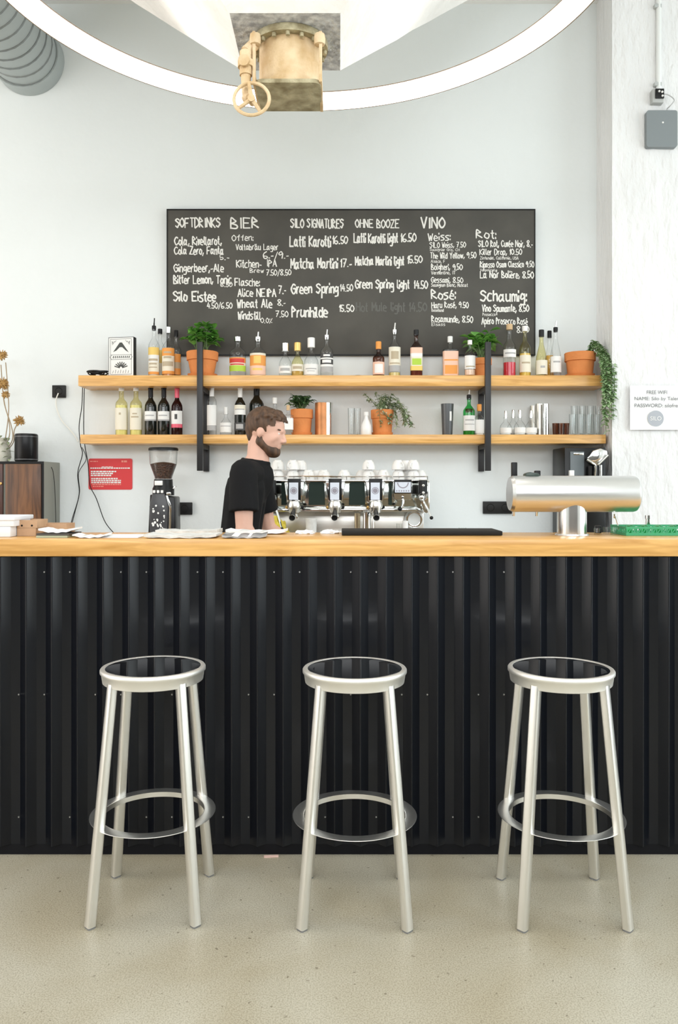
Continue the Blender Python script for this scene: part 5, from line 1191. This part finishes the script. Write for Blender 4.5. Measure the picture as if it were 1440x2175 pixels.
# arms: near arm hangs and bends forward, far arm reaches ahead
eln = V3((PX(530, PD), PD-.225, PZ(1118, PD))); wrn = eln+V3((.13, .05, -.21))
elf = shf+V3((.05, .04, -.29)); wrf = elf+V3((.20, -.03, -.13))
for s_, e_, w_ in ((shn, eln, wrn), (shf, elf, wrf)):
    b.capsule(s_, .054, e_, .041); b.capsule(e_, .043, w_, .027)
    d = (w_-e_).normalized(); sd = V3((0, 0, 1)).cross(d).normalized(); upv = d.cross(sd)
    sg = 1 if s_ is shn else -1                 # thumb side towards the body
    b.capsule(w_, .026, w_+d*.045, .030); b.capsule(w_+d*.04+sd*.024, .017, w_+d*.092+sd*.028, .0135); b.capsule(w_+d*.04-sd*.024, .017, w_+d*.088-sd*.028, .0125); b.capsule(w_+d*.04, .017, w_+d*.095, .014)
    for k, ln in enumerate((.066, .076, .070, .054)):
        o_ = sd*(.033-.022*k)*sg; a = w_+d*(.092-.003*abs(k-1))+o_; m1 = a+d*ln*.45+o_*.12-upv*.008; m2 = m1+d*ln*.32-upv*.016; m3 = m2+d*ln*.18-upv*.022
        b.capsule(a, .0095, m1, .009, 1); b.capsule(m1, .009, m2, .0082, 1); b.capsule(m2, .0082, m3, .0072, 1)
    th = w_+d*.03+sd*.028*sg; b.capsule(th, .014, th+d*.035+sd*.026*sg-upv*.008, .011, 1); b.capsule(th+d*.035+sd*.026*sg-upv*.008, .011, th+d*.062+sd*.032*sg-upv*.016, .009, 1)
# legs in a walking stride
hipn, hipf = pv+V3((0, -.09, -.04)), pv+V3((0, .09, -.04))
for hip, kx, ax in ((hipn, .12, .04), (hipf, -.04, -.28)):
    kn = V3((hip.x+kx, hip.y, .50)); an = V3((hip.x+ax, hip.y, .10 if ax > 0 else .13))
    b.capsule(hip, .092, kn, .062); b.capsule(kn, .060, kn.lerp(an, .35)+V3((-.015, 0, 0)), .058); b.capsule(kn.lerp(an, .35)+V3((-.015, 0, 0)), .056, an, .038)
    b.capsule(an+V3((-.03, 0, -.05)), .035, an+V3((.13, 0, -.065)), .028)
    if ax > 0: foot_n = an
    else: foot_f = an
body = remesh(b, 'body', SKIN, per_, .0058, 3)
# clothing as close-fitting shells over the same body
def flat(b, p0, r0, p1, r1): b.cyl(p0, p1, r0, r1, n=28)
b = B()
for dy in (-.085, .085):
    b.capsule(ch+V3((0, dy, .015)), .100, ab+V3((0, dy*.82, 0)), .096); flat(b, ab+V3((0, dy*.82, .02)), .097, ab+V3((0, dy*.9, -.10)), .112)
b.capsule(ch+V3((.0, -.05, 0)), .100, ch+V3((0, .05, 0)), .100); b.box(tuple(ab+V3((-.10, -.07, -.09))), tuple(ab+V3((.10, .07, .02))))
b.capsule(nb+V3((-.032, -.085, -.058)), .072, shn, .066); b.capsule(nb+V3((-.024, .085, -.058)), .072, shf, .066)
b.capsule(nb+V3((-.026, 0, -.072)), .106, ch, .100); b.tube([nb+V3((-.016+.066*math.cos(2*PI*k/24), .066*math.sin(2*PI*k/24), .012-.010*math.cos(2*PI*k/24))) for k in range(24)], .010, 8, closed=True)
ue = shn.lerp(eln, .70); flat(b, shn, .066, ue, .072); uf = shf.lerp(elf, .70); flat(b, shf, .066, uf, .070)
remesh(b, 'tshirt', TEE, per_, .0075, 3)
b = B()
for dy in (-.085, .085): b.capsule(ab+V3((0, dy*.85, -.07)), .098, pv+V3((0, dy, 0)), .112)
for hip, kx, ax in ((hipn, .12, .04), (hipf, -.04, -.28)):
    kn = V3((hip.x+kx, hip.y, .50)); an = V3((hip.x+ax, hip.y, .10 if ax > 0 else .13))
    b.capsule(hip, .104, kn, .075); flat(b, kn, .074, an+V3((0, 0, .02)), .062)
    b.sphere(kn, .074, 3)
remesh(b, 'trousers', TROU, per_, .009, 3)
for an in (foot_n, foot_f):
    b = B(); b.capsule(an+V3((-.03, 0, -.048)), .045, an+V3((.14, 0, -.062)), .036); b.capsule(an+V3((-.03, 0, -.02)), .046, an+V3((.02, 0, -.02)), .044); remesh(b, 'shoe', BLACK, per_, .008, 2)
# hair, beard, eyes
b = B()
b.sphere(H(-.024, 0, .042), 1, 4, (.101, .083, .086), HR)
for k in range(160):
    a, e = rnd.uniform(0, 2*PI), rnd.uniform(.05, 1.2); n = V3((math.cos(a)*math.cos(e), math.sin(a)*math.cos(e), math.sin(e)))
    p = V3((-.024+.099*n.x, .081*n.y, .042+.084*n.z)); tdir = V3((.6, n.y*.5, .25))
    b.capsule(H(*(p*1.0)), .010, H(*(p+tdir.normalized()*.018+n*.004)), .005, 1)
b.capsule(H(-.085, .03, .0), .03, H(-.07, .03, -.05), .018); b.capsule(H(-.085, -.03, .0), .03, H(-.07, -.03, -.05), .018); b.capsule(H(-.09, 0, .0), .03, H(-.075, 0, -.055), .02)
hm = remesh(b, 'hair', HAIR, per_, .0065, 1)
# cut the hair away from the face
inv = HR.transposed(); bm = bmesh.new(); bm.from_mesh(hm.data)
kill = [v for v in bm.verts if (lambda q_: (q_.x > .052 and q_.z < .066) or (q_.x > .020 and q_.z < .030) or (q_.z < -.012 and q_.x > -.052))(inv @ (v.co-hd))]
bmesh.ops.delete(bm, geom=kill, context='VERTS'); bm.to_mesh(hm.data); bm.free()
b = B(); b.capsule(H(.040, 0, -.078), .045, H(.066, 0, -.090), .030); b.capsule(H(-.008, .047, -.055), .027, H(.05, .022, -.088), .027); b.capsule(H(-.008, -.047, -.055), .027, H(.05, -.022, -.088), .027); b.capsule(H(-.014, -.058, -.02), .016, H(-.008, -.05, -.055), .022); b.capsule(H(-.014, .058, -.02), .016, H(-.008, .05, -.055), .022)
tag(remesh(b, 'beard', HAIR, per_, .006, 2), 'short dark beard')
EYE_W = mat('eye_white', (.62, .58, .55), .5)
for sy in (-1, 1):
    b = B(); b.sphere(H(.0665, sy*.029, .004), .0125, 3); eo_ = b.build('eye', EYE_W, per_, angle=60)
    b = B(); b.sphere(H(.0730, sy*.0295, .004), .0068, 2); b.build('iris', mat('dark_iris', (.04, .02, .012), .2), eo_, angle=60)
    b = B(); b.capsule(H(.086, sy*.014, .026), .005, H(.070, sy*.044, .026), .004, 1); b.build('eyebrow', HAIR, per_, angle=60)
